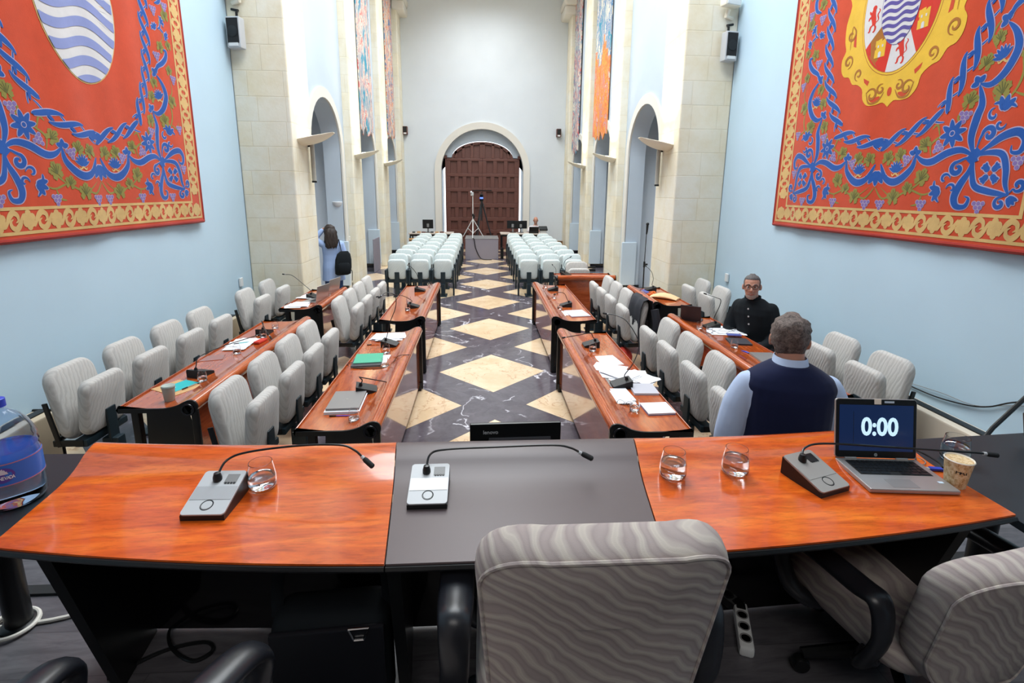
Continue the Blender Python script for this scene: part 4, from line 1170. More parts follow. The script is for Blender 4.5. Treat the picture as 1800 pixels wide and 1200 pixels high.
def emblem_arms(e):
    """gold scrolled cartouche around an oval with lions, castles and waves"""
    half = [(0, 1.22), (.06, 1.27), (.14, 1.26), (.24, 1.27), (.31, 1.34), (.335, 1.44), (.42, 1.50), (.50, 1.52), (.565, 1.60), (.64, 1.62), (.69, 1.69), (.70, 1.80), (.66, 1.88), (.69, 1.98), (.70, 2.15), (.66, 2.32), (.72, 2.45), (.74, 2.62), (.66, 2.78), (.5, 2.9), (.3, 3.0), (0, 3.05)]
    sm = [(q.x, q.y) for q in catmull([(a, b_, 0) for a, b_ in half], 3)]
    e.fan('tapestry_yellow', (0, 2.1), sm + [(-a, b_) for a, b_ in reversed(sm[1:-1])], .002)
    cv, a, b_ = 2.18, .43, .64
    el = lambda g, n=48: [((a + g) * math.cos(2 * PI * i / n), cv + (b_ + g) * math.sin(2 * PI * i / n)) for i in range(n)]
    for g, col, d in ((.030, 'tapestry_bronze', .0026), (.024, 'tapestry_yellow', .003), (.006, 'tapestry_bronze', .0034)): e.fan(col, (0, cv), el(g), d)
    for i in range(8):
        a0, a1 = 2 * PI * (i - .5) / 8 - PI / 2 + .2, 2 * PI * (i + .5) / 8 - PI / 2 + .2
        pts = [(a * math.cos(a0 + (a1 - a0) * j / 8), cv + b_ * math.sin(a0 + (a1 - a0) * j / 8)) for j in range(9)]
        e.poly('tapestry_white' if i % 2 == 0 else 'tapestry_scarlet', [(0, cv)] + pts, .004)
        am = (a0 + a1) / 2; x, z = a * .74 * math.cos(am), cv + b_ * .74 * math.sin(am)
        if i % 2 == 0: lion(e, x, z, .20)
        else: castle(e, x, z, .19)
    ia, ib = .215, .40
    e.fan('tapestry_violet', (0, cv), [((ia + .004) * math.cos(2 * PI * i / 40), cv + (ib + .004) * math.sin(2 * PI * i / 40)) for i in range(40)], .0062)
    e.fan('tapestry_white', (0, cv), [(ia * math.cos(2 * PI * i / 40), cv + ib * math.sin(2 * PI * i / 40)) for i in range(40)], .0068)
    for k in range(-7, 8):
        vc = cv + k * .066 - .02; up, lo = [], []
        for i in range(41):
            x = -ia + 2 * ia * i / 40; lim = ib * math.sqrt(max(0., 1 - (x / ia) ** 2)) - .002
            t, q = vc + .017 + .013 * math.sin(x * 34), vc - .017 + .013 * math.sin(x * 34)
            t = min(t, cv + lim); q = max(q, cv - lim)
            if t > q + .001: up.append((x, t)); lo.append((x, q))
        if len(up) > 2:
            n = len(up); e._mb('tapestry_violet').add([e.P(u, v, .0075) for u, v in up] + [e.P(u, v, .0075) for u, v in lo], [(i, i + 1, n + i + 1, n + i) for i in range(n - 1)])
    br = 'tapestry_bronze'
    for k in (-1, 1):
        e.curl(k * .20, 1.36, .07, PI / 2 - k * 1.2, k, 1.1, .012, None, br); e.curl(k * .10, 1.40, .05, PI / 2 + k * .4, -k, 1.1, .011, None, br)
        e.stroke(br, [(k * .27, 1.40), (k * .22, 1.29), (k * .12, 1.29), (k * .06, 1.37)], .010, .003)
        e.stroke('tapestry_red', [(k * .10, 1.33), (k * .17, 1.31), (k * .23, 1.34)], .022, .003)
        e.curl(k * .42, 1.60, .06, -PI / 2, k, 1.2, .011, None, br); e.curl(k * .60, 1.76, .07, -PI / 2, -k, 1.3, .012, None, br)
        e.curl(k * .60, 2.02, .07, PI / 2, k, 1.2, .012, [(k * .60, 1.88)], br)
        e.poly('tapestry_red', [(k * .25, 1.50), (k * .33, 1.545), (k * .315, 1.50), (k * .265, 1.46)], .003)
        e.poly('tapestry_red', [(k * .53, 2.02), (k * .51, 1.88), (k * .555, 1.90), (k * .56, 1.96)], .003)
    e.fan('tapestry_red', (0, 1.36), [(.026 * math.cos(2 * PI * i / 12), 1.36 + .042 * math.sin(2 * PI * i / 12)) for i in range(12)], .003)
def tapestry(label, loc, rz, emblem):
    t = thing('tapestry', label, 'tapestry', loc, rz, 'large red tapestries')
    NU, NV = 60, 24
    b = MB(); rows_f = []
    for d, sg in ((-.013, 1), (.013, -1)):
        rows = [[(-TW + 2 * TW * i / NU, d + fold(-TW + 2 * TW * i / NU, TH * j / NV), TH * j / NV) for i in range(NU + 1)] for j in range(NV + 1)]
        b.sheet(rows); rows_f.append(rows)
    f, k = rows_f
    b.sheet([f[0], k[0]]); b.sheet([f[-1], k[-1]]); b.sheet([[r[0] for r in f], [r[0] for r in k]]); b.sheet([[r[-1] for r in f], [r[-1] for r in k]])
    b.build('cloth', 'tapestry_red', t, 60)
    b = MB()
    b.tube([(-TW, fold(-TW, 0) - .004, 0)] + [(-TW + 2 * TW * i / 40, fold(-TW + 2 * TW * i / 40, 0) - .004, 0) for i in range(1, 40)] + [(TW, fold(TW, 0) - .004, 0)], .022, 8)
    for s in (-1, 1): b.tube([(s * TW, fold(s * TW, TH * j / 12) - .004, TH * j / 12) for j in range(13)], .018, 8)
    b.build('selvage', 'tapestry_selvage', t)
    b = MB(); b.cyl((-TW - .06, .0, TH + .03), (TW + .06, .0, TH + .03), .018); b.build('hanging_rod', 'door_wood', t)
    e = Emb(); border(e); drape([e], 'border_ornament', t)
    e = Emb(); field(e); drape([e], 'vine_and_ribbon_ornament', t)
    e = Emb(); emblem(e); drape([e], 'emblem', t)
    return t
tapestry('red tapestry on the left wall with a big oval of pale blue waves', (-3.764, 5.09, 1.835), PI / 2, emblem_plain)
tapestry('red tapestry on the right wall with a gold coat of arms', (3.764, 4.80, 1.855), -PI / 2, emblem_arms)
# narrow abstract hangings between the pillars
for s, side, y0, y1, z0, m, what in ((-1, 'left', 13.05, 14.55, 3.72, 'banner_teal', 'nearer, teal and pink'), (-1, 'left', 16.75, 18.1, 4.0, 'banner_mixed', 'farther, blue and coral'),
                                (1, 'right', 13.33, 14.88, 3.74, 'banner_orange', 'nearer, orange ending'), (1, 'right', 17.2, 18.4, 3.62, 'banner_slate', 'farther, slate blue')):
    w = y1 - y0; nn = 24
    b = MB(); R1 = []
    for d in (-.012, .012):
        rows = []
        for j in range(nn + 1):
            row_ = []
            for i in range(11):
                yy = -w / 2 + w * i / 10; z = 5.1 * j / nn
                if j == 0: z += .10 * math.sin(i * 2.1) + .06 * math.sin(i * 5)
                row_.append((d + .02 * math.sin(yy * 5), yy, z))
            rows.append(row_)
        b.sheet(rows); R1.append(rows)
    f, k = R1
    b.sheet([f[0], k[0]]); b.sheet([f[-1], k[-1]]); b.sheet([[r[0] for r in f], [r[0] for r in k]]); b.sheet([[r[-1] for r in f], [r[-1] for r in k]])
    nv = len(b.v); v2 = []
    o = b.build('wall_hanging', m, None, 60)
    if m == 'banner_orange':
        # the upper half of this hanging is blue
        o.data.materials.append(M['banner_blue'])
        for pl in o.data.polygons:
            c = pl.center
            if c.z + .25 * math.sin(c.y * 6) > 2.2: pl.material_index = 1
    o.location = (s * 3.115, (y0 + y1) / 2, z0)
    tag(o, 'narrow abstract hanging on the %s wall, the %s' % (side, what), 'tapestry', 'narrow abstract hangings')
# ------------------------------------------------------------------ things on the tables
ZD = .68
def tumbler(loc, label, r=.036, h=.088, water=.55, group='water glasses'):
    t = thing('drinking_glass', label, 'glass', loc, 0, group)
    prof = [(0, 0), (.80, 0), (.93, .03), (1.02, .14), (1.06, .30), (1.04, .48), (.97, .70), (.90, .86), (.86, 1.)]
    o = [(r * a, h * z) for a, z in prof]; i = [(max(0, r * a - .0018), h * z) for a, z in prof[2:]]
    i = [(0, h * .085), (r * .86, h * .09)] + [(a, z) for a, z in i if z > h * .1]
    b = MB(); b.lathe(o + list(reversed(i)), 32); b.build('glass_body', 'glass', t, 60)
    if water:
        zt = h * (.09 + water * .85)
        w = [(0, h * .088), (r * .845, h * .093)]
        for (a, z) in i[2:]:
            if z < zt: w.append((a - .0004, z))
        ra = w[-1][0] * .99; w += [(ra, zt), (0, zt)]
        b = MB(); b.lathe(w, 32); b.build('water', 'water', t, 60)
    return t
def conf_mic(loc, rz, label, plate='silver', sc=1., neck=None, body='black', detail=True):
    """wedge shaped conference microphone with gooseneck; local front is -y"""
    t = thing('conference_microphone', label, 'microphone', loc, rz, 'conference microphones')
    w, d, h0, h1 = .124 * sc, .15 * sc, .016 * sc, .062 * sc
    b = MB(); b.prism([(-d / 2, 0), (d / 2, 0), (d / 2, h1), (-d / 2, h0)], -w / 2, w / 2, 'x'); b.build('mic_base', body, t, 30)
    a = math.atan2(h1 - h0, d); L = math.hypot(d, h1 - h0)
    TT = Matrix.Translation((0, 0, (h0 + h1) / 2)) @ Matrix.Rotation(a, 4, 'X')
    b = MB(); b.prism(rrect(w, L, .010 * sc), -.001, .005 * sc, 'z', TT); p = b.build('top_plate', plate, t, 30)
    if detail:
        b = MB(); b.box((0, -.005 * sc, .0055 * sc), (w * .96, L * .30, .0012), T=TT); b.build('speaker_grille', 'mic_grille' if plate == 'silver' else plate, t)
        b = MB(); b.box((.030 * sc, L * .30, .0056 * sc), (.036 * sc, .034 * sc, .0015), .0005, T=TT); b.build('display', 'grey_plastic' if plate == 'silver' else 'black', t)
        for k in range(4):
            b = MB(); b.box(((.018 + .0085 * k) * sc, L * .195, .0062 * sc), (.006 * sc, .006 * sc, .002), .0006, T=TT); b.build('key', 'black', t)
        b = MB(); b.lathe([(.0145 * sc, 0), (.0165 * sc, .0012), (.0175 * sc, .0012), (.0185 * sc, 0)], 32, (0, -L * .30, .0048 * sc), T=TT); b.build('button_ring', 'black', t)
        b = MB(); b.lathe([(0, .001), (.0135 * sc, .001), (.0145 * sc, 0)], 32, (0, -L * .30, .005 * sc), T=TT); b.build('talk_button', 'silver' if plate == 'silver' else plate, t)
    s0 = TT @ Vector((-.012 * sc if detail else 0, L * .28, .004 * sc))
    b = MB(); b.lathe([(0, -.002), (.013 * sc, -.002), (.013 * sc, .010), (.009 * sc, .024), (0, .026)], 16, s0); b.build('mic_socket', 'black', t)
    if neck:
        pts = [s0 + Vector((0, 0, .012))] + [Vector(q) for q in neck]
        b = MB(); b.tube(pts, .0036 if detail else .0042, 8, 6); nk = b.build('gooseneck', 'black', t)
        e, f = pts[-1], pts[-2]; dv = (e - f).normalized()
        b = MB(); b.cyl(e - dv * .004, e + dv * .008, .0062); b.build('ring', 'silver', nk)
        b = MB(); b.tube([e + dv * .006, e + dv * .014, e + dv * .044, e + dv * .048], [.0065, .0088, .0088, .005], 12); b.build('mic_head', 'black_matte', nk)
    return t
def tilted_box(name, label, cat, loc, rz, size, m, group=None, rot=(0, 0, 0), bev=.002):
    o = MB().box((0, 0, size[2] / 2), size, bev).build(name, m); o.location = loc; o.rotation_euler = (rot[0], rot[1], rz)
    return tag(o, label, cat, group)
random.seed(11)
def sheets(c, z, n, label, group, rz=0., spread=.03, size=(.21, .297), m='paper', ang=.4):
    """loose sheets, each one a thing, lying on each other with a slight curl"""
    for i in range(n):
        b = MB(); w, h = size; rows = []
        cu = random.uniform(.000, .003)
        for zz in (0, .0008):
            R = [[(-w / 2 + w * q / 6, -h / 2 + h * p / 6, zz + cu * (q / 6) ** 3) for q in range(7)] for p in range(7)]
            b.sheet(R); rows.append(R)
        f, k = rows
        b.sheet([f[0], k[0]]); b.sheet([f[-1], k[-1]]); b.sheet([[r[0] for r in f], [r[0] for r in k]]); b.sheet([[r[-1] for r in f], [r[-1] for r in k]])
        o = b.build('paper_sheet', m, None, 60)
        o.location = (c[0] + random.uniform(-spread, spread), c[1] + random.uniform(-spread, spread) * 1.5, z + .0005 + i * .0042)
        o.rotation_euler = (0, 0, rz + random.uniform(-ang, ang) * (1 if n > 1 else 0))
        tag(o, label, 'paper', group)
def pen(loc, rz, label, m, L=.14):
    t = thing('pen', label, 'pen', loc, rz)
    b = MB(); b.tube([(-L / 2, 0, .005), (L / 2 - .02, 0, .005), (L / 2, 0, .005)], [.0045, .0045, .0015], 8); b.build('barrel', m, t)
    b = MB(); b.tube([(-L / 2 - .002, 0, .005), (-L / 2 + .045, 0, .005)], .0052, 8); b.build('cap', 'black', t)
def closed_laptop(loc, rz, label, m, size=(.33, .23), mark=True):
    t = thing('laptop', label, 'laptop', loc, rz)
    b = MB(); b.box((0, 0, .006), (*size, .012), .004); b.build('laptop_base', 'silver_dark', t)
    b = MB(); b.box((0, 0, .0165), (size[0], size[1], .008), .003); b.build('laptop_lid', m, t)
    if mark: b = MB(); b.lathe([(0, .0012), (.010, .001), (.011, 0)], 16, (0, 0, .0205)); b.build('lid_badge', 'silver_dark', t)
def open_laptop(loc, rz, label, m, ang=1.9, size=(.33, .22)):
    """open laptop, the user sits at local -y"""
    t = thing('laptop', label, 'laptop', loc, rz)
    w, d = size
    b = MB(); b.box((0, 0, .008), (w, d, .016), .004); b.build('laptop_base', m, t)
    b = MB(); b.box((0, .03, .0165), (w * .86, d * .42, .002), .001); b.build('keyboard', 'black_matte', t)
    T = Matrix.Translation((0, d / 2 - .004, .014)) @ Matrix.Rotation(-(ang - PI / 2), 4, 'X')
    b = MB(); b.box((0, .004, .115), (w, .008, .225), .004, T=T); lid = b.build('laptop_lid', m, t)
    b = MB(); b.box((0, -.0008, .115), (w * .92, .002, .20), .001, T=T); b.build('screen', 'screen_off', lid)
    return t
def eyeglasses(loc, rz, label):
    t = thing('eyeglasses', label, 'glasses', loc, rz)
    for s in (-1, 1):
        b = MB(); pts = [(s * .034 + .026 * math.cos(a), 0, .022 + .019 * math.sin(a)) for a in [2 * PI * i / 16 for i in range(17)]]
        b.tube(pts, .0016, 6, caps=False); b.build('rim', 'black', t)
        b = MB(); b.tube([(s * .060, 0, .026), (s * .062, .05, .018), (s * .058, .11, .004), (s * .055, .13, .003)], .0018, 6, 4); b.build('temple', 'black', t)
    b = MB(); b.tube([(-.009, 0, .026), (0, -.003, .029), (.009, 0, .026)], .0016, 6, 3); b.build('bridge', 'black', t)
def notebook(loc, rz, label, cover, size=(.21, .28), th=.014, page='paper', cat='notebook'):
    t = thing('notebook', label, cat, loc, rz)
    w, h = size
    b = MB(); b.box((0, 0, .0012), (w, h, .0024), .0005); b.build('back_cover', cover, t)
    b = MB(); b.box((0, 0, th / 2 + .001), (w - .006, h - .006, th - .003), .001); b.build('pages', page, t)
    b = MB(); b.box((0, 0, th), (w, h, .0024), .0005); b.build('front_cover', cover if cover != 'blue_card' else 'paper', t)

# head table ----------------------------------------------------
T0 = TZ
conf_mic((-.935, 1.405, T0), -.02, 'silver conference microphone on the left wood wing of the head table', 'silver', 1.02, [(-.003, .085, .098), (.06, .10, .118), (.22, .10, .138), (.35, .098, .140), (.398, .092, .125), (.425, .082, .105)])
conf_mic((-.292, 1.425, T0), .0, 'silver conference microphone on the mauve leather section', 'silver', .98, [(-.004, .085, .092), (.05, .09, .106), (.22, .088, .112), (.40, .085, .116), (.46, .08, .108), (.492, .072, .094)])
conf_mic((.985, 1.440, T0), .30, 'dark grey conference microphone beside the laptop', 'silver_dark', 1.02, [(.02, .062, .088), (.10, .05, .096), (.30, -.04, .092), (.48, -.12, .086), (.56, -.155, .083), (.585, -.165, .080)])
tumbler((-.832, 1.487, T0), 'water glass beside the silver microphone on the left wood wing', .041, .092, .45)
tumbler((.520, 1.490, T0), 'left one of the two water glasses on the right wood wing', .042, .096, .62)
tumbler((.742, 1.500, T0), 'right one of the two water glasses, nearer the dark microphone', .042, .096, .66)
tumbler((1.645, 1.60, T0 - .028), 'fuller water glass on the black side table behind the paper cup', .043, .094, .66)
# the open laptop with the countdown
t = thing('laptop', 'open silver laptop showing 0:00 in white on a dark blue screen', 'laptop', (1.277, 1.452, T0), -.095)
w, d = .285, .195
b = MB(); b.box((0, 0, .009), (w, d, .016), .005); b.build('laptop_base', 'laptop_silver', t)
b = MB(); b.box((0, .032, .0172), (w * .84, d * .46, .0016), .0008); kb = b.build('keyboard', 'black_matte', t)
for r in range(5):
    n = 14 if r < 4 else 7
    for c in range(n):
        ww = w * .82 / n
        if r == 4 and c == 3: continue
        b = MB(); b.box((-w * .41 + ww * (c + .5), .032 + d * .19 - r * d * .092, .0186), (ww * .86, d * .075, .0022), .0006); b.build('key', 'black', kb, smooth=False)
b = MB(); b.box((-.02, -.062, .0172), (.085, .048, .001), .0004); b.build('touchpad', 'laptop_grey', t)
b = MB(); b.box((w * .40, -.05, .0173), (.016, .011, .0008), .0003); b.build('sticker', 'pale_blue_sign', t)
TL = Matrix.Translation((0, d / 2 - .002, .016)) @ Matrix.Rotation(-.20, 4, 'X')
b = MB(); b.prism(rrect(w, .212, .010, 0, .108), .0, .007, 'y', TL); lid = b.build('laptop_lid', 'laptop_silver', t, 30)
b = MB(); b.prism(rrect(w - .004, .208, .009, 0, .108), -.0012, .0005, 'y', TL); b.build('bezel', 'black', lid, 30)
b = MB(); b.box((0, -.0016, .110), (w * .91, .0012, .165), T=TL); b.build('screen', 'screen_navy', lid)
q = TL @ Vector((.012, -.0024, .112))
text_mesh('0:00', .088, 'countdown_digits', 'screen_digits', lid, q, (PI / 2 - .20, 0, 0), .0004, .0026, sx=.86)
b = MB(); b.box((-.080, -.0024, .113), (.0012, .0006, .11), T=TL); b.build('text_cursor', 'wing_top', lid)
b = MB(); b.box((.004, -.0020, .205), (.024, .0014, .019), .0003, T=TL); b.build('camera_tape', 'cup_inside', lid)
b = MB(); b.box((.045, -.0016, .204), (.034, .0008, .007), T=TL); b.build('badge', 'pale_blue_sign', lid)
b = MB(); b.lathe([(.004, 0), (.0055, .0006), (.006, 0)], 16, T=TL @ Matrix.Translation((0, -.0015, .014)) @ Matrix.Rotation(PI / 2, 4, 'X')); b.build('badge', 'silver', lid)
for dx in (-.09, .09):
    b = MB(); b.cyl((dx - .02, d / 2 - .004, .017), (dx + .02, d / 2 - .004, .017), .005); b.build('hinge', 'laptop_silver', t)
t = thing('usb_stick', 'blue memory stick at the right side of the laptop', 'usb stick', (1.462, 1.488, T0), -.2)
b = MB(); b.box((0, 0, .006), (.042, .018, .010), .003); b.build('stick_body', 'blue_plastic', t)
b = MB(); b.box((-.028, 0, .006), (.014, .012, .005), .001); b.build('plug', 'silver', t)
o = MB().tube([(1.425, 1.53, T0 + .012), (1.447, 1.56, T0 + .016), (1.47, 1.60, T0 + .02), (1.50, 1.58, T0 + .012), (1.512, 1.53, T0 + .006), (1.50, 1.50, T0 + .004)], .0032, 8, 6).build('charging_cable', 'black'); tag(o, 'black cable curling out of the right side of the laptop', 'cable')
o = MB().tube([(1.425, 1.51, T0 + .010), (1.45, 1.52, T0 + .006), (1.47, 1.545, T0 + .006), (1.455, 1.60, T0 + .008), (1.44, 1.66, T0 + .03)], .0016, 6, 6).build('thin_cable', 'grey_plastic'); tag(o, 'thin grey cable behind the right edge of the laptop', 'cable')
t = thing('paper_cup', 'brown cork patterned paper cup with handwriting beside the laptop', 'cup', (1.447, 1.402, T0), 0)
b = MB(); b.lathe([(0, .004), (.026, .004), (.027, 0), (.0285, 0), (.039, .092)], 32); b.build('cup_wall', 'cup_print', t, 50)
b = MB(); b.lathe([(.039, .0915), (.041, .094), (.039, .097), (.037, .094), (.0265, .006), (0, .006)], 32); b.build('cup_lining', 'cup_inside', t, 50)
for i, ch in enumerate('HAY'):
    a = -PI / 2 - .75 + i * .30; rr = .0355
    text_mesh(ch, .020, 'handwriting', 'black', t, (rr * math.cos(a), rr * math.sin(a), .062), (PI / 2 - .11, 0, a + PI / 2), .0004, .0003)
# water bottle
t = thing('water_bottle', 'big clear water bottle with a blue label on the left black side table', 'bottle', (-1.60, 1.50, TZ - .028), .4)
bp = [(0, .006), (.05, .0), (.070, .004), (.078, .020), (.077, .034), (.080, .046), (.078, .060), (.079, .075), (.079, .170), (.076, .182), (.079, .192), (.075, .205), (.078, .216), (.072, .235), (.062, .262), (.046, .285), (.026, .302), (.019, .310), (.019, .335)]
b = MB(); b.lathe(bp + [(r - .002 if r > .003 else 0, z + .0005) for r, z in reversed(bp)], 40); b.build('bottle_body', 'bottle_plastic', t, 60)
b = MB(); b.lathe([(0, .008)] + [(r - .0024, z + .002) for r, z in bp[1:10]] + [(0, .184)], 40); b.build('water', 'water', t, 60)
b = MB(); b.lathe([(.0198, .316), (.0215, .316), (.0215, .340), (.019, .342), (0, .342)], 24); b.build('bottle_cap', 'blue_plastic', t, 50)
b = MB(); b.lathe([(.0800, .088), (.0804, .088), (.0804, .160), (.0800, .160)], 48); lb = b.build('bottle_label', 'label_blue', t, 60)
for z0 in (.088, .156):
    b = MB(); b.lathe([(.0805, z0), (.0808, z0), (.0808, z0 + .003), (.0805, z0 + .003)], 48); b.build('label_stripe', 'label_pink', lb, 60)
a0 = -PI / 2 + .12
b = MB(); pts = []
for i in range(24):
    a = 2 * PI * i / 24; q = a0 + .37 * math.cos(a); pts.append((.0812 * math.cos(q), .0812 * math.sin(q), .124 + .024 * math.sin(a)))
b.add([(.0812 * math.cos(a0), .0812 * math.sin(a0), .124)] + pts, [(0, 1 + i, 1 + (i + 1) % 24) for i in range(24)])
b.build('label_oval', 'label_violet', lb)
b = MB(); pts = []
for i in range(20):
    q = a0 - .20 + .40 * i / 19; pts.append((.0815 * math.cos(q), .0815 * math.sin(q), .128 + .017 * math.sin(PI * i / 19) + .003 * math.sin(i * 2.3)))
bs = [(.0815 * math.cos(a0 - .20 + .40 * i / 19), .0815 * math.sin(a0 - .20 + .40 * i / 19), .127) for i in range(20)]
b.sheet([bs, pts]); b.build('label_mountain', 'label_pale', lb)
for i, chh in enumerate('AQUINEVADA'):
    a = a0 - .35 + .70 * (i + .5) / 10
    text_mesh(chh, .0155, 'label_letter', 'paper', lb, (.0817 * math.cos(a), .0817 * math.sin(a), .115 + .0), (PI / 2, 0, a + PI / 2), .0002, .0002, sx=.62)

# monitor in front of the dais
t = thing('computer_monitor', 'back of a black computer monitor standing beyond the mauve leather section', 'monitor', (.032, 2.16, 0), .02)
b = MB(); b.box((0, 0, 1.04), (.43, .022, .29), .006); b.build('monitor_shell', 'black', t)
b = MB(); b.prism([(-.155, .90), (.165, .90), (.165, 1.115), (-.125, 1.115)], -.020, -.0105, 'y'); b.build('vent_panel', 'vent_mesh', t)
text_mesh('lenovo', .026, 'monitor_badge', 'silver', t, (-.118, -.0118, 1.143), (PI / 2, 0, 0), .0005, .0004)
b = MB(); b.box((0, .013, 1.04), (.40, .003, .26)); b.build('screen', 'screen_off', t)
b = MB(); b.box((0, -.03, .92), (.07, .03, .16), .006); b.cyl((0, -.03, .03), (0, -.03, .9), .022); b.build('monitor_neck', 'black', t)
b = MB(); b.lathe([(0, 0), (.17, 0), (.17, .012), (.03, .03), (0, .03)], 28, (0, -.03, 0)); b.build('monitor_foot', 'black', t)
# small black monitor on the right side table
t = thing('computer_monitor', 'corner of a black flat screen at the right edge of the side table', 'monitor', (2.20, 1.64, TZ - .028), -.5)
b = MB(); b.box((0, 0, .075), (.34, .03, .10), .006, (-.5, 0, 0)); b.build('monitor_shell', 'black', t)
b = MB(); b.box((0, .03, .03), (.10, .10, .06), .006); b.build('monitor_foot', 'black', t)

# left wall row desk -------------------------------------------
t = thing('travel_tumbler', 'pale green lidded tumbler on the kraft folder', 'cup', (-2.478, 3.650, ZD), 0)
b = MB(); b.lathe([(0, 0), (.031, 0), (.034, .004), (.043, .105)], 28); b.build('cup_body', 'mug_green', t, 40)
b = MB(); b.lathe([(.0445, .104), (.046, .106), (.046, .116), (.042, .122), (.036, .118), (0, .118)], 28); b.build('cup_lid', 'mug_green', t, 40)
tilted_box('kraft_folder', 'brown kraft folder under the turquoise leaflet', 'folder', (-2.57, 3.90, ZD), -.5, (.30, .23, .004), 'kraft')
t = thing('leaflet', 'turquoise leaflet beside the pale green tumbler', 'leaflet', (-2.56, 3.93, ZD + .0045), -.42)
b = MB(); b.box((0, 0, .001), (.16, .21, .002), .0004); b.build('leaflet_card', 'turquoise', t)
b = MB(); b.box((-.03, -.06, .0022), (.06, .05, .0004)); b.build('leaflet_print', 'pale_blue_sign', t)
pen((-2.47, 3.90, ZD + .007), 1.2, 'slim pen lying on the turquoise leaflet', 'chrome', .13)
NA = [(0, .02, .11), (0, -.02, .20), (.02, -.14, .23), (.03, -.30, .235), (.03, -.40, .24)]
NB = [(0, .02, .12), (.01, 0, .24), (.02, -.06, .30), (.02, -.14, .30)]
def lowmic(x, y, rz, label, neck): return conf_mic((x, y, ZD), rz, label, 'black', 1.05, neck, 'black_matte', False)
LM = {}
lowmic(-2.535, 4.18, PI - .3 + 0, 'black microphone in the left wall row beside the kraft folder', [(0, .035, .10), (.02, -.03, .155), (.03, -.30, .165), (.02, -.62, .155), (.02, -.70, .15)])
tumbler((-2.44, 4.03, ZD), 'water glass in front of the black microphone near the green tumbler', .034, .085, .5)
sheets((-2.62, 5.05), ZD, 4, 'loose white paper spread in the middle of the left wall desk', 'papers on the left wall desk', .2, .05)
pen((-2.58, 5.02, ZD + .022), .5, 'teal pen on the spread papers of the left wall desk', 'turquoise')
tilted_box('red_folder', 'thin reddish folder beside the spread papers', 'folder', (-2.68, 4.62, ZD), .3, (.22, .16, .004), 'panel_wood')
tumbler((-2.50, 4.75, ZD), 'water glass with a microphone tip above it, nearer the tumbler end', .034, .085, .45)
lowmic(-2.53, 5.45, PI, 'black microphone at the far end of the left wall desk', [(0, .02, .12), (-.02, .10, .17), (-.10, .22, .12), (-.16, .26, .05)])
tumbler((-2.475, 5.28, ZD), 'water glass beside the red snack pack', .034, .085, .5)
tumbler((-2.50, 5.66, ZD), 'water glass at the far end of the near left wall desk', .034, .085, .4)
o = MB().box((0, 0, .013), (.07, .15, .026), .010).build('snack_pack', 'red_cloth'); o.location = (-2.43, 5.11, ZD + .004); o.rotation_euler = (0, 0, -.2); tag(o, 'red snack pack on the left wall desk', 'packet')
# left wall row, far desk
sheets((-2.66, 6.84), ZD, 5, 'white paper piled before the nearer open laptop', 'papers on the far left wall desk', .1, .04)
open_laptop((-2.53, 7.14, ZD), -PI / 2 - .22, 'nearer one of the two open grey laptops, in the left wall row', 'laptop_silver', 1.75)
open_laptop((-2.52, 7.68, ZD), -PI / 2 - .22, 'farther one of the two open grey laptops, in the left wall row', 'laptop_silver', 1.75)
sheets((-2.70, 7.42), ZD, 4, 'white paper piled between the two open laptops', 'more papers on the far left wall desk', 0, .03)
tumbler((-2.42, 7.42, ZD), 'water glass between the two open laptops', .034, .085, .5)
lowmic(-2.60, 7.30, 1.2, 'black microphone with its long neck reaching left past the open laptops', [(0, .03, .10), (-.03, .16, .22), (-.06, .30, .33), (-.07, .42, .34)])
# left aisle desk, near
notebook((-1.135, 3.525, ZD), .05, 'white notepad under the closed grey laptop', 'paper', (.25, .33), .018)
closed_laptop((-1.135, 3.54, ZD + .0165), .05, 'closed grey laptop on a white notepad, near left aisle desk', 'laptop_grey', (.235, .32))
pen((-1.13, 3.325, ZD), .0, 'purple pen beside the closed grey laptop', 'purple_ink')
tumbler((-1.015, 3.255, ZD), 'water glass by the purple pen', .036, .085, .25)
lowmic(-1.04, 3.76, PI * .5 + .2, 'black microphone with folded neck behind the closed grey laptop', [(.0, .03, .10), (.01, .05, .125), (.02, .03, .115), (.05, -.12, .06), (.06, -.17, .04)])
closed_laptop((-1.185, 4.42, ZD), .1, 'dark closed laptop under the green booklet', 'dark_card', (.26, .22), False)
notebook((-1.185, 4.50, ZD + .0205), .12, 'green booklet on the dark closed laptop', 'green_card', (.25, .26), .008)
sheets((-1.03, 4.52), ZD, 2, 'white sheets beside the green booklet', 'papers at the green booklet', .3, .02, (.13, .24))
tumbler((-1.005, 4.33, ZD), 'water glass nearest the green booklet', .036, .085, .3)
tumbler((-1.065, 4.72, ZD), 'water glass before the black microphone with a tall neck', .036, .090, .5)
lowmic(-1.07, 4.96, PI * .5 - .1, 'black microphone with a tall upright neck, near left aisle desk', [(.0, .025, .12), (.02, .0, .24), (.04, -.06, .40), (.06, -.05, .52), (.03, .03, .55), (-.02, .06, .53)])
pen((-1.245, 4.99, ZD), .1, 'orange pen before the pile of white papers', 'orange', .13)
sheets((-1.13, 5.26), ZD, 6, 'white papers piled at the far end of the near left aisle desk', 'papers at the far end of the near left desk', 1.5, .05)
o = MB().tube([(-1.34, 4.37, ZD + .006), (-1.36, 4.41, ZD + .006), (-1.32, 4.43, ZD + .008), (-1.31, 4.38, ZD + .006), (-1.28, 4.30, ZD + .004), (-1.05, 4.28, ZD + .004), (-.95, 4.35, ZD + .02), (-.90, 4.45, ZD + .063), (-.80, 4.47, ZD + .066)], .003, 6, 6).build('earphone_cable', 'black'); tag(o, 'thin black cable crossing the near left aisle desk', 'cable')
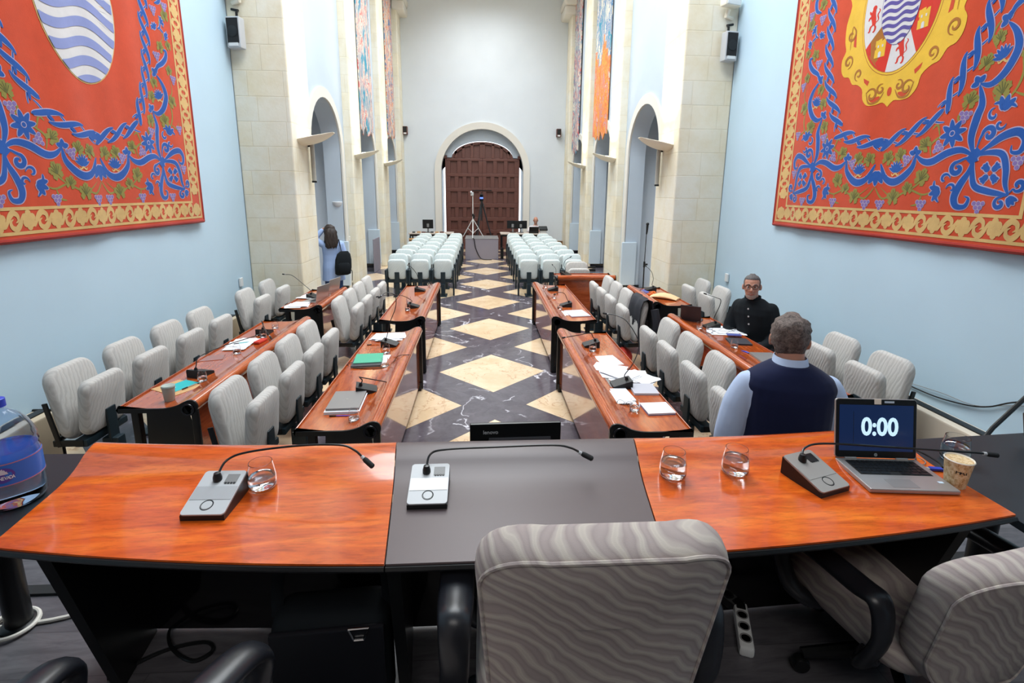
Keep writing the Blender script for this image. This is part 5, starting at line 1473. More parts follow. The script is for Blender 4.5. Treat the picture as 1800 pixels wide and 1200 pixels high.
# left aisle desk, far
lowmic(-1.11, 7.80, PI * .5, 'black microphone at the far end of the far left aisle desk', [(.0, .02, .12), (.02, .04, .26), (.0, .12, .38), (-.03, .18, .42), (-.06, .16, .44)])
tumbler((-.985, 8.14, ZD), 'water glass at the far corner of the far left aisle desk', .034, .085, .4)
lowmic(-1.06, 6.66, PI * .5, 'black microphone in the middle of the far left aisle desk', [(.0, .02, .10), (-.05, .14, .18), (-.10, .30, .20), (-.14, .42, .19)])
tumbler((-1.17, 6.98, ZD), 'farther water glass by the middle microphone, far left aisle desk', .034, .085, .4)
tumbler((-1.115, 6.50, ZD), 'nearer water glass by the middle microphone, far left aisle desk', .034, .085, .4)
# right aisle desk, near
lowmic(1.0, 4.88, -PI * .5, 'black microphone at the far end of the near right aisle desk', [(0, .02, .10), (.03, -.02, .15), (.10, -.16, .15), (.20, -.30, .16)])
tumbler((.985, 4.72, ZD), 'water glass at the far end of the near right aisle desk', .036, .090, .5)
lowmic(1.02, 3.80, -PI * .5, 'black microphone among papers on the near right aisle desk', [(0, .025, .10), (-.02, .10, .20), (-.10, .16, .34), (-.25, .10, .48), (-.33, .02, .52), (-.38, -.04, .52)])
sheets((1.075, 4.44), ZD, 1, 'single white sheet beyond the papers on the near right aisle desk', None, .15, 0, (.20, .27))
sheets((1.03, 4.10), ZD, 6, 'crumpled white papers across the near right aisle desk', 'crumpled papers on the near right desk', 1.1, .07, ang=.7)
sheets((1.19, 4.0), ZD + .006, 3, 'white papers at the chair side of the near right aisle desk', 'chair side papers on the near right desk', .3, .04, ang=.6)
tilted_box('folder', 'grey folder at the roll side of the near right aisle desk', 'folder', (.875, 3.90, ZD), -.1, (.15, .26, .006), 'laptop_grey')
notebook((1.18, 3.715, ZD), -.05, 'purple-grey notebook at the chair side of the near right aisle desk', 'paper_grey', (.20, .21), .015)
sheets((.925, 3.60), ZD, 4, 'white papers beside the folded eyeglasses', 'papers by the eyeglasses', .2, .03, (.20, .25), ang=.3)
eyeglasses((.945, 3.42, ZD), 2.6, 'folded eyeglasses beside the nearest water glass, near right desk')
tumbler((.99, 3.335, ZD), 'water glass nearest the head table on the near right aisle desk', .036, .090, .4)
notebook((1.165, 3.345, ZD), .04, 'white notebook with blue back cover at the near end of the right desk', 'blue_card', (.205, .185), .016)
# right aisle desk, far
lowmic(1.02, 7.83, -PI * .5, 'black microphone at the far end of the far right aisle desk', [(0, .02, .12), (-.02, .04, .24), (-.08, .05, .34), (-.16, .02, .38)])
tumbler((.93, 8.06, ZD), 'water glass at the far end of the far right aisle desk', .034, .085, .4)
tumbler((.955, 7.22, ZD), 'water glass alone in the middle of the far right aisle desk', .034, .085, .3)
lowmic(1.04, 6.70, -PI * .5, 'black microphone near the pale folder on the far right aisle desk', [(0, .02, .10), (-.02, -.02, .18), (.0, -.10, .20), (.05, -.15, .19)])
tumbler((.93, 6.52, ZD), 'water glass near the pale folder on the far right aisle desk', .034, .085, .45)
sheets((.92, 6.32), ZD, 2, 'white papers beside the pale folder', 'papers by the pale folder', .6, .03, (.20, .27))
tilted_box('folder', 'pale grey folder at the near end of the far right aisle desk', 'folder', (1.12, 6.27, ZD), .15, (.26, .34, .012), 'paper_grey')
# right wall row, far desk
tilted_box('tablet', 'dark flat tablet at the roll side of the far right wall desk', 'tablet', (2.46, 7.72, ZD), .1, (.20, .26, .009), 'blue_card')
lowmic(2.62, 7.80, -PI * .5, 'black microphone on the desk with the kraft bag', [(0, .02, .10), (.04, .02, .20), (.02, .0, .30), (-.03, -.04, .36), (-.06, -.06, .38)])
b = MB(); rows = []
for i in range(9):
    u = i / 8; wv = .26 * (1 - .25 * u) ; hh = .075 * math.sin(PI * (.12 + .8 * u)) + .008
    rows.append([(-.17 + .40 * u, wv / 2 * math.cos(a), max(0.002, hh * .5 + hh * .5 * math.sin(a))) for a in [2 * PI * k / 16 for k in range(16)]])
b.loft(rows); o = b.build('kraft_bag', 'kraft_pale', None, 50); o.location = (2.62, 7.22, ZD); o.rotation_euler = (0, 0, -.7); tag(o, 'pale kraft bag lying on the farther right wall desk', 'bag')
for k, (x, yy) in enumerate(((2.50, 7.45), (2.58, 7.60))):
    o = MB().tube([(.05 * math.cos(a), .035 * math.sin(a), .012 + .010 * math.sin(a * 2)) for a in [2 * PI * i / 12 for i in range(13)]], .010, 8, caps=False).build('orange_strap', 'orange'); o.location = (x, yy, ZD); tag(o, 'orange strap loop beside the pale kraft bag', 'strap', 'orange strap loops')
# right wall row, near desk
t = open_laptop((2.52, 5.92, ZD), PI / 2 + 1.0, 'dark tablet computer standing open at the end of the seated man\'s desk', 'dark_card', 2.0, (.24, .17))
pen((2.41, 5.66, ZD), 2.4, 'orange marker at the roll side of the seated man\'s desk', 'orange', .13)
tumbler((2.43, 5.50, ZD), 'water glass next to the orange marker on the right wall row', .036, .090, .3)
lowmic(2.60, 5.55, -PI * .5, 'black microphone on the seated man\'s desk', [(0, .02, .12), (.02, .06, .26), (0, .08, .34), (-.04, .04, .36), (-.12, -.03, .38)])
tumbler((2.47, 5.33, ZD), 'water glass right in front of the seated man\'s white papers', .036, .088, .5)
sheets((2.68, 5.42), ZD, 5, 'white papers in front of the seated man in black', 'papers of the seated man', 1.2, .06, ang=.3)
eyeglasses((2.74, 5.36, ZD + .022), 1.9, 'folded eyeglasses on the seated man\'s papers')
tilted_box('phone', 'dark blue phone on the edge of the seated man\'s papers', 'phone', (2.68, 5.17, ZD + .02), 1.4, (.075, .15, .009), 'blue_card')
notebook((2.63, 4.97, ZD), -.2, 'black notebook in front of the seated man', 'dark_card', (.22, .22), .016, 'dark_card')
tumbler((2.485, 4.78, ZD), 'water glass next to the black notebook', .036, .092, .35)
closed_laptop((2.63, 4.42, ZD), -.1, 'closed grey laptop beside the head of the man in the vest', 'laptop_grey', (.22, .31), False)
for k in range(3):
    pen((2.53 + .012 * k, 4.62 - .01 * k, ZD), 1.9, 'blue pen lying before the closed grey laptop', 'blue_plastic')
lowmic(2.60, 4.02, -PI * .5, 'black microphone beside the collar of the man in the vest', [(0, .02, .10), (.02, .02, .16), (.10, -.05, .20), (.18, -.1, .2)])
# cross desk
lowmic(1.42, 8.94, .6, 'black microphone on the red wood cross desk', [(0, .02, .12), (-.02, .05, .20), (.0, .03, .28), (.05, -.02, .33)])
for o in bpy.data.objects:
    if o.get('label') == 'black microphone on the red wood cross desk': o.location.z = ZD + .056
    if o.get('label') == 'blue pen lying before the closed grey laptop': o['group'] = 'blue pens'

# ------------------------------------------------------------------ floor things and walls
def fan_coil(label, loc, rz, L, m='radiator_cream', lid=True):
    t = thing('fan_heater', label, 'heater', loc, rz, 'low fan heaters')
    b = MB(); b.box((0, -.095, .25), (L, .19, .42), .02); b.build('heater_case', m, t)
    b = MB(); b.box((0, -.095, .02), (L - .05, .16, .04)); b.build('heater_foot', 'black', t)
    b = MB(); b.box((0, -.085, .464), (L, .075, .012), .003); b.build('outlet_grille', 'black', t)
    for s in (-1, 1):
        b = MB(); b.box((s * (L / 2 + .008), -.095, .245), (.018, .20, .45), .006); b.build('end_frame', 'black', t)
    if lid:
        b = MB(); b.box((-.12, -.04, .53), (.26, .012, .13), .003, (-.5, 0, 0)); b.build('control_flap', 'black', t)
    return t
fan_coil('cream low heater with open black flap at the left wall by the bottle', (-3.79, 3.42, 0), PI / 2, 1.15)
fan_coil('cream low heater at the left wall behind the farther seats', (-3.79, 6.55, 0), PI / 2, 1.25)
fan_coil('long pale low heater along the right wall behind the laptop', (3.79, 3.55, 0), -PI / 2, 1.75, 'radiator_pale', False)
fan_coil('cream low heater at the right wall beside the seated man', (3.79, 6.65, 0), -PI / 2, 1.0)
o = MB().tube([(3.785, 4.193, .54), (3.785, 3.819, .545), (3.785, 3.522, .592), (3.785, 3.352, .655), (3.785, 3.133, .79), (3.785, 2.7, .92), (3.785, 1.6, .90), (3.785, .4, .95)], .006, 8, 8).build('wall_cable', 'black'); tag(o, 'black cable drooping along the right wall above the long heater', 'cable')
o = MB().tube([(3.785, 4.10, .56), (3.785, 3.75, .60), (3.785, 3.45, .62), (3.785, 3.133, .76), (3.785, 2.7, .88), (3.785, 1.6, .86), (3.785, .4, .92)], .003, 6, 8).build('wall_cable', 'grey_plastic'); tag(o, 'thin grey cable beside the black one on the right wall', 'cable')
t = thing('microphone_stand', 'black boom stand leaning past the right side table, its pole at the right edge', 'stand', (2.55, 2.55, 0))
b = MB(); b.tube([(.18, .0, .62), (.41, .05, .874), (.62, .08, 1.06)], .013, 8); b.build('boom', 'black', t)
b = MB(); b.cyl((.18, 0, .02), (.18, 0, .64), .012); b.build('pole', 'black', t)
for k in range(3):
    a = 2 * PI * k / 3; b = MB(); b.tube([(.18, 0, .09), (.18 + .22 * math.cos(a), .22 * math.sin(a), .008)], .008, 8); b.build('leg', 'black', t)
# tall microphone stand at the right pillar
t = thing('microphone_stand', 'tall thin microphone stand before the right front pillar', 'stand', (2.735, 8.5, 0))
b = MB(); b.lathe([(0, 0), (.13, 0), (.13, .012), (.02, .03), (0, .03)], 28); b.build('stand_foot', 'black', t)
b = MB(); b.cyl((0, 0, .02), (-.01, 0, 1.0), .011); b.build('lower_tube', 'black', t)
b = MB(); b.cyl((-.01, 0, .98), (-.005, 0, 1.55), .007); b.build('upper_tube', 'black', t)
b = MB(); b.cyl((-.01, 0, .96), (-.01, 0, 1.06), .018); b.box((.025, 0, 1.01), (.05, .02, .03), .006); b.build('clutch', 'black', t)
b = MB(); b.tube([(-.005, 0, 1.54), (0, 0, 1.58), (.002, 0, 1.66), (.004, 0, 1.71)], [.012, .016, .020, .022], 12); b.ball((.004, 0, 1.715), .027); b.build('microphone', 'black_matte', t)
# under the head table
t = thing('power_strip', 'white four-socket power strip on the dark floor under the table', 'power strip', (.888, 1.575, DZ), -.37)
b = MB(); b.box((0, 0, .022), (.055, .23, .044), .012); b.build('strip_case', 'white_plastic', t)
for k in range(3):
    b = MB(); b.lathe([(.021, 0), (.021, .003), (.018, .003), (.016, -.002), (0, -.002)], 20, (0, -.07 + .055 * k, .044)); b.build('socket', 'grey_plastic', t)
b = MB(); b.box((0, .085, .046), (.034, .03, .006), .002); b.build('switch', 'black', t)
o = MB().tube([(-1.43, 1.50, DZ + .008), (-1.30, 1.60, DZ + .008), (-1.17, 1.63, DZ + .008), (-1.12, 1.59, DZ + .010), (-1.17, 1.55, DZ + .012), (-1.27, 1.60, DZ + .022), (-1.33, 1.70, DZ + .012), (-1.27, 1.75, DZ + .008), (-1.11, 1.735, DZ + .008), (-.95, 1.70, DZ + .008), (-.70, 1.70, DZ + .008)], .007, 8, 6).build('floor_cable', 'black'); tag(o, 'black cable looping on the dark floor under the left wing', 'cable')
o = MB().tube([(-1.945 + .075 * math.cos(a), 1.74 + .075 * math.sin(a), DZ + .012 + .006 * math.sin(a * .5)) for a in [i * .5 for i in range(20)]] + [(-1.82, 1.76, DZ + .008), (-1.70, 1.80, DZ + .008), (-1.50, 1.84, DZ + .008)], .008, 8, 3).build('white_cord', 'white_cord'); tag(o, 'white cord coiled round the foot of the side table leg', 'cable')
o = MB().tube([(1.05, .95, DZ + .01), (1.15, .92, DZ + .01), (1.25, .96, DZ + .01), (1.30, 1.05, DZ + .01), (1.29, 1.12, DZ + .01)], .006, 8, 6).build('white_cord', 'white_cord'); tag(o, 'white cord curling on the floor under the right armchair', 'cable')
t = thing('shoulder_bag', 'black shoulder bag under the middle of the head table', 'bag', (-.60, 1.38, DZ), .06)
b = MB(); b.box((0, 0, .20), (.36, .16, .40), .05, seg=3); b.build('bag_body', 'black_cloth', t)
b = MB(); b.box((0, -.085, .25), (.34, .02, .26), .008); b.build('flap', 'black_leather', t)
b = MB(); b.tube([(-.17, 0, .36), (-.15, .02, .52), (0, .03, .60), (.15, .02, .52), (.17, 0, .36)], .012, 8, 6, (1.6, .5, (0, 1, 0))); b.build('strap', 'black_cloth', t)
b = MB(); b.tube([(.065, -.10, .385), (.125, -.10, .385), (.11, -.10, .345), (.08, -.10, .345), (.065, -.10, .385)], .004, 6); b.build('strap_ring', 'chrome', t)
# things between the right desks
o = MB().tube([(0, 0, 0), (.02, .10, .06), (.0, .22, .07), (-.02, .34, .02)], [.06, .10, .10, .05], 12, 5).build('red_bag', 'red_cloth'); o.location = (1.72, 6.0, .08); tag(o, 'red cloth bag on the floor beneath the dark jacket', 'bag')
b = MB(); rows = []
for i in range(13):
    u = -.27 + .54 * i / 12
    prof = [(-.085, .34 + .03 * math.sin(i * 1.3)), (-.10, .55), (-.095, .80), (-.06, .905), (0, .925), (.06, .90), (.085, .76), (.10, .60 + .02 * math.sin(i * 1.7)), (.105, .52 + .03 * math.cos(i))]
    rows.append([(x + .012 * math.sin(i * 1.1 + z * 9), u * (1.05 if z < .7 else .86), z) for x, z in prof])
rows2 = [[(x * .86, yv, z - .006) for x, yv, z in r] for r in rows]
b.sheet(rows); b.sheet(rows2); b.sheet([rows[0], rows2[0]]); b.sheet([rows[-1], rows2[-1]]); b.sheet([[r[0] for r in rows], [r[0] for r in rows2]]); b.sheet([[r[-1] for r in rows], [r[-1] for r in rows2]])
t = thing('jacket', 'dark grey jacket hung over the back of a seat, far right aisle desk', 'jacket', (1.955, 6.22, .005))
b.build('jacket_body', 'charcoal_cloth', t, 60)
b = MB(); b.tube([(.09, -.25, .80), (.12, -.29, .60), (.11, -.28, .40), (.10, -.27, .30)], [.05, .055, .05, .04], 10, 4); b.build('sleeve', 'charcoal_cloth', t)
b = MB(); b.tube([(.09, .22, .80), (.13, .24, .62), (.12, .22, .46)], [.05, .05, .04], 10, 4); b.build('sleeve', 'charcoal_cloth', t)
b = MB(); b.lathe([(0, .003), (.010, .002), (.011, 0)], 12, T=Matrix.Translation((-.102, -.10, .62)) @ Matrix.Rotation(-PI / 2, 4, 'Y')); b.build('button', 'white_plastic', t)

# ------------------------------------------------------------------ far end of the hall
t = thing('plinth', 'grey carpeted box in the aisle under the silver light stand', 'plinth', (-.13, 17.15, 0))
b = MB(); b.box((0, 0, .345), (1.10, 1.2, .69), .01); b.build('plinth_box', 'plinth_grey', t)
b = MB(); b.box((0, 0, .692), (1.12, 1.22, .012), .004); b.build('plinth_rim', 'grey_plastic', t)
o = MB().tube([(-.42, 16.5, .71), (-.38, 16.48, .66), (-.34, 16.52, .4), (-.22, 16.50, .12), (-.10, 16.45, .02), (.2, 16.40, .01)], .014, 8, 6).build('hanging_cable', 'black'); tag(o, 'black cable hanging down the front of the grey box', 'cable')
def stand(label, loc, h, m, spread, name='light_stand'):
    t = thing(name, label, 'tripod', loc)
    b = MB(); b.tube([(0, 0, .12), (0, 0, h * .55)], .020, 10); b.build('lower_tube', m, t)
    b = MB(); b.tube([(0, 0, h * .52), (0, 0, h)], .013, 10); b.build('upper_tube', m, t)
    b = MB(); b.cyl((0, 0, h * .50), (0, 0, h * .56), .034); b.build('collar', 'black', t)
    for k in range(3):
        a = 2 * PI * k / 3 + .5
        b = MB(); b.tube([(.02 * math.cos(a), .02 * math.sin(a), h * .42), (spread * math.cos(a), spread * math.sin(a), .012)], .013, 8); b.build('leg', m, t)
        b = MB(); b.tube([(0, 0, .14), (spread * .5 * math.cos(a), spread * .5 * math.sin(a), h * .21)], .007, 6); b.build('brace', m, t)
    return t
t = stand('silver light stand on the grey box in the aisle', (-.43, 17.0, .698), 1.42, 'white_plastic', .40)
b = MB(); b.box((-.02, 0, 1.45), (.10, .10, .12), .02); b.cyl((-.05, 0, 1.48), (-.05, -.08, 1.52), .03); b.build('lamp_clamp', 'silver', t)
b = MB(); b.box((.03, 0, .70), (.07, .06, .14), .01); b.build('counterweight', 'black', t)
t = thing('camera_tripod', 'black video camera tripod behind the grey box', 'tripod', (-.14, 18.25, 0))
for k in range(3):
    a = 2 * PI * k / 3 + .1
    b = MB(); b.tube([(.04 * math.cos(a), .04 * math.sin(a), 1.78), (.52 * math.cos(a), .52 * math.sin(a), .01)], [.026, .018], 8); b.build('leg', 'camera_tripod', t)
b = MB(); b.cyl((0, 0, 1.2), (0, 0, 1.88), .028); b.build('centre_column', 'camera_tripod', t)
b = MB(); b.box((0, 0, 1.93), (.14, .14, .10), .02); b.tube([(0, -.06, 1.92), (.10, -.35, 1.72)], .012, 8); b.build('tripod_head', 'black', t)
t = thing('video_camera', 'black video camera with a blue light on top of the tripod', 'camera', (-.14, 18.25, 1.982))
b = MB(); b.box((0, 0, .085), (.13, .26, .16), .02); b.build('camera_body', 'black', t)
b = MB(); b.cyl((0, -.13, .09), (0, -.22, .09), .048); b.build('camera_lens', 'black_gloss', t)
b = MB(); b.box((.0, -.132, .02), (.11, .008, .05), .003); b.build('tally_light', 'blue_led', t)
b = MB(); b.box((0, .02, .20), (.05, .16, .05), .015); b.build('camera_handle', 'black', t)
def far_table(label, x0, x1, yy, h):
    t = thing('folding_table', label, 'table', ((x0 + x1) / 2, yy, 0)); w = x1 - x0
    b = MB(); b.box((0, 0, h - .02), (w, .72, .04), .006); b.build('tabletop', 'tabletop_pale', t)
    b = MB(); b.box((0, 0, h - .075), (w - .06, .66, .07), .004); b.build('apron', 'black', t)
    for sx in (-1, 1):
        for sy in (-1, 1):
            b = MB(); b.box((sx * (w / 2 - .05), sy * .31, (h - .1) / 2), (.05, .04, h - .1), .006); b.build('leg', 'black', t)
    return t
HT = .80
far_table('long pale topped table left of the far doorway', -2.66, -1.13, 17.75, HT)
far_table('long pale topped table right of the far doorway', .52, 2.18, 17.75, HT)
def far_monitor(label, x, yy, w, h, tilt=0.):
    t = thing('computer_monitor', label, 'monitor', (x, yy, HT), tilt)
    b = MB(); b.box((0, 0, .14 + h / 2), (w, .03, h), .008); b.build('monitor_shell', 'black', t)
    b = MB(); b.box((0, -.018, .14 + h * .35), (.08, .02, .12), .006); b.box((0, .02, .10), (.06, .03, .2), .006); b.build('monitor_neck', 'grey_plastic', t)
    b = MB(); b.lathe([(0, 0), (.12, 0), (.12, .012), (.03, .02), (0, .02)], 20); b.build('monitor_foot', 'black', t)
far_monitor('black monitor seen from behind on the far left table', -2.02, 17.7, .37, .31)
far_monitor('black monitor seen from behind on the far right table', 1.26, 17.85, .46, .28, .15)
far_monitor('second black monitor, half hidden on the far right table', .98, 17.9, .42, .28, -.2)
open_laptop((1.70, 17.62, HT), PI, 'black laptop seen from behind before the bald man', 'black', 1.85, (.34, .24))
t = thing('mixing_desk', 'dark mixing desk at the right end of the far right table', 'mixer', (2.06, 17.75, HT))
b = MB(); b.box((0, 0, .16), (.30, .30, .05), .008, (.35, 0, 0)); b.build('mixer_panel', 'black', t)
b = MB(); b.box((0, .02, .06), (.22, .22, .12), .006); b.build('mixer_box', 'white_plastic', t)
for k in range(6):
    o = MB().box((0, 0, .02), (.10 + .02 * (k % 3), .09, .04 + .01 * (k % 2)), .012).build('desk_gadget', ['black', 'carton', 'door_wood'][k % 3]); o.location = (-2.50 + .17 * k + (.12 if k > 2 else 0), 17.56 + .03 * (k % 2), HT); tag(o, 'small %s gadget %s on the far left table' % (['black', 'tan', 'brown'][k % 3], 'left of the monitor' if k < 3 else 'right of the monitor'), 'gadget')
t = thing('cardboard_box', 'brown cardboard box under the left end of the far left table', 'box', (-2.50, 17.55, 0))
b = MB(); b.box((0, 0, .30), (.30, .30, .60), .006); b.build('box_body', 'carton', t)
b = MB(); b.box((0, -.16, .60), (.30, .10, .01), .002, (.5, 0, 0)); b.build('box_flap', 'carton', t)
t = thing('cardboard_box', 'brown cardboard box at the foot of the far right pillar', 'box', (2.62, 18.6, 0))
b = MB(); b.box((0, 0, .20), (.55, .40, .40), .006); b.build('box_body', 'carton', t)
b = MB(); b.box((0, -.19, .43), (.52, .12, .01), .002, (-.4, 0, 0)); b.build('box_flap', 'carton', t)
o = MB().box((0, 0, .46), (.03, .8, .92), .008).build('leaning_panel', 'plinth_grey'); o.location = (-3.10, 14.2, 0); tag(o, 'grey panel leaning at the left wall behind the auditorium seats', 'panel')
o = MB().box((0, 0, .19), (.10, .12, .38), .01).build('floor_box', 'black'); o.location = (.55, 16.7, 0); tag(o, 'small black floor box with a pale lamp beside the grey plinth', 'box')
# ------------------------------------------------------------------ people
def remeshed(b, name, m, parent, voxel=.008, smooth=4, fac=.5):
    """grow the joined shapes together into one continuous surface"""
    me = bpy.data.meshes.new(name + '_raw'); me.from_pydata([tuple(v) for v in b.v], [], b.f)
    bm = bmesh.new(); bm.from_mesh(me); bmesh.ops.recalc_face_normals(bm, faces=bm.faces); bm.to_mesh(me); bm.free()
    tmp = bpy.data.objects.new(name + '_raw', me); COL.objects.link(tmp)
    r = tmp.modifiers.new('r', 'REMESH'); r.mode = 'VOXEL'; r.voxel_size = voxel; r.use_smooth_shade = True
    s = tmp.modifiers.new('s', 'SMOOTH'); s.iterations = smooth; s.factor = fac
    bpy.context.view_layer.update()
    out = bpy.data.meshes.new_from_object(tmp.evaluated_get(bpy.context.evaluated_depsgraph_get()))
    bpy.data.objects.remove(tmp); bpy.data.meshes.remove(me)
    out.name = name; out.materials.clear(); out.materials.append(M[m])
    out.polygons.foreach_set('use_smooth', [True] * len(out.polygons))
    o = bpy.data.objects.new(name, out); COL.objects.link(o); o.parent = parent
    return o
def ell(c, hw, hd, n=20, X=Vector((1, 0, 0)), Y=Vector((0, 1, 0)), p=2.3):
    out = []
    for i in range(n):
        a = 2 * PI * i / n; ca, sa = math.cos(a), math.sin(a)
        q = (abs(ca) ** p + abs(sa) ** p) ** (-1 / p)
        out.append(Vector(c) + X * (hw * q * ca) + Y * (hd * q * sa))
    return out
def torso_rings(rows, grow=0.):
    return [ell((cx, cy, z), hw + grow, hd + grow) for z, hw, hd, cx, cy in rows]
def limb(b, pts, rs, n=14):
    pts = [Vector(p) for p in pts]
    b.tube(pts, rs, n, 5)
    b.ball(pts[0], rs[0] * .98); b.ball(pts[-1], rs[-1] * .98)
def hand(b, w, d, side, up, curl=.5, s=1.):
    """w wrist, d direction of the hand, side: direction of the thumb, up: back of the hand"""
    w, d, side, up = Vector(w), Vector(d).normalized(), Vector(side).normalized(), Vector(up).normalized()
    b.loft([ell(w + d * (t * s), hw * s, hh * s, 12, side, up) for t, hw, hh in ((-.01, .026, .02), (.02, .032, .019), (.06, .040, .016), (.095, .038, .013))])
    for k, (o, L) in enumerate(((.030, .068), (.010, .078), (-.010, .072), (-.029, .056))):
        p0 = w + d * (.088 * s) + side * (o * s); q = []; dd = d.copy(); p = p0.copy(); q.append(p.copy())
        for j in range(3):
            a = curl * (.5 + .35 * j) * (1 + .08 * k)
            dd = (d * math.cos(a * (j + 1) * .6) - up * math.sin(a * (j + 1) * .6)).normalized()
            p = p + dd * (L * s * (.45, .32, .25)[j]); q.append(p.copy())
        b.tube(q, [.0092 * s, .0085 * s, .008 * s, .0065 * s], 8, 3)
    p = w + d * (.025 * s) + side * (.028 * s)
    b.tube([p, p + d * (.028 * s) + side * (.024 * s) - up * .004, p + d * (.058 * s) + side * (.028 * s) - up * (.012 * s), p + d * (.080 * s) + side * (.022 * s) - up * (.018 * s)], [.013 * s, .0115 * s, .010 * s, .0075 * s], 8, 3)
HEAD = [(-.118, .022, .022, .062), (-.108, .040, .042, .046), (-.085, .053, .064, .027), (-.05, .062, .082, .012), (-.015, .069, .092, .004), (.02, .073, .097, -.002), (.055, .074, .098, -.006), (.085, .066, .088, -.010), (.108, .046, .062, -.012), (.120, .018, .025, -.012)]
def head_shape(b, T, s=1., face=True):
    b.loft([[T @ (p * s) for p in ell((0, cy, z), hw, hd, 20, p=2.15)] for z, hw, hd, cy in HEAD])
    tb = lambda pts, r: b.tube([T @ (Vector(p) * s) for p in pts], [x * s for x in r], 8, 3)
    if face:
        tb([(0, .088, .020), (0, .104, -.005), (0, .117, -.028), (0, .094, -.040)], [.009, .011, .015, .011])
        for k in (-1, 1):
            tb([(k * .010, .098, .024), (k * .034, .090, .027), (k * .056, .066, .020)], [.007, .009, .007])
            tb([(k * .012, .098, -.034), (k * .018, .090, -.034)], [.010, .008])
            tb([(k * .040, .072, -.025), (k * .052, .056, -.02)], [.018, .014])
        tb([(-.022, .084, -.064), (0, .094, -.062), (.022, .084, -.064)], [.006, .009, .006]); tb([(-.020, .082, -.076), (0, .090, -.077), (.020, .082, -.076)], [.006, .009, .006])
    for k in (-1, 1):
        for q in range(1):
            vs = []
            b.ball((0, 0, 0), (.011 * s, .020 * s, .033 * s), 10, 7, T @ Matrix.Translation(Vector((k * .082, -.006, -.004)) * s) @ Matrix.Rotation(k * .35, 4, 'Z'))
def hair_shell(name, m, parent, T, s, hairline, amp=.004, thick=.010, freq=60, low=-.06):
    """a cap of hair: thick over the hairy part of the skull, sunk into it elsewhere"""
    rows = []; n = 40; Z = []
    zs = [low + (.128 - low) * i / 16 for i in range(17)]
    def at(z):
        for i in range(len(HEAD) - 1):
            if HEAD[i][0] <= z <= HEAD[i + 1][0]:
                f = (z - HEAD[i][0]) / (HEAD[i + 1][0] - HEAD[i][0]); return [HEAD[i][j] + f * (HEAD[i + 1][j] - HEAD[i][j]) for j in range(1, 4)]
        return [HEAD[-1][1] * .35, HEAD[-1][2] * .35, HEAD[-1][3]]
    for z in zs:
        hw, hd, cy = at(min(z, .1195)); row_ = []
        for p in ell((0, cy, z), hw, hd, n, p=2.15):
            t = hairline(p)
            g = (thick * min(1, max(0, t / .012)) - .012 * (1 if t <= 0 else 0))
            g += amp * math.sin(p.x * freq + 3 * math.sin(p.z * freq * .7)) * math.cos(p.z * freq * 1.1 + p.y * freq * .8) * (1 if t > .004 else 0)
            d = Vector((p.x, p.y - cy, 0)); d = d.normalized() if d.length > 1e-6 else Vector((0, 0, 1))
            d = (d + Vector((0, 0, max(0, z - .05) * 14))).normalized()
            row_.append(T @ ((p + d * g) * s))
        rows.append(row_)
    top = T @ (Vector((0, -.012, .121 + thick)) * s)
    b = MB(); b.loft(rows, True); k = len(b.v); b.add([top] + rows[-1], [(0, 1 + i, 1 + (i + 1) % n) for i in range(n)])
    return b.build(name, m, parent, 80)
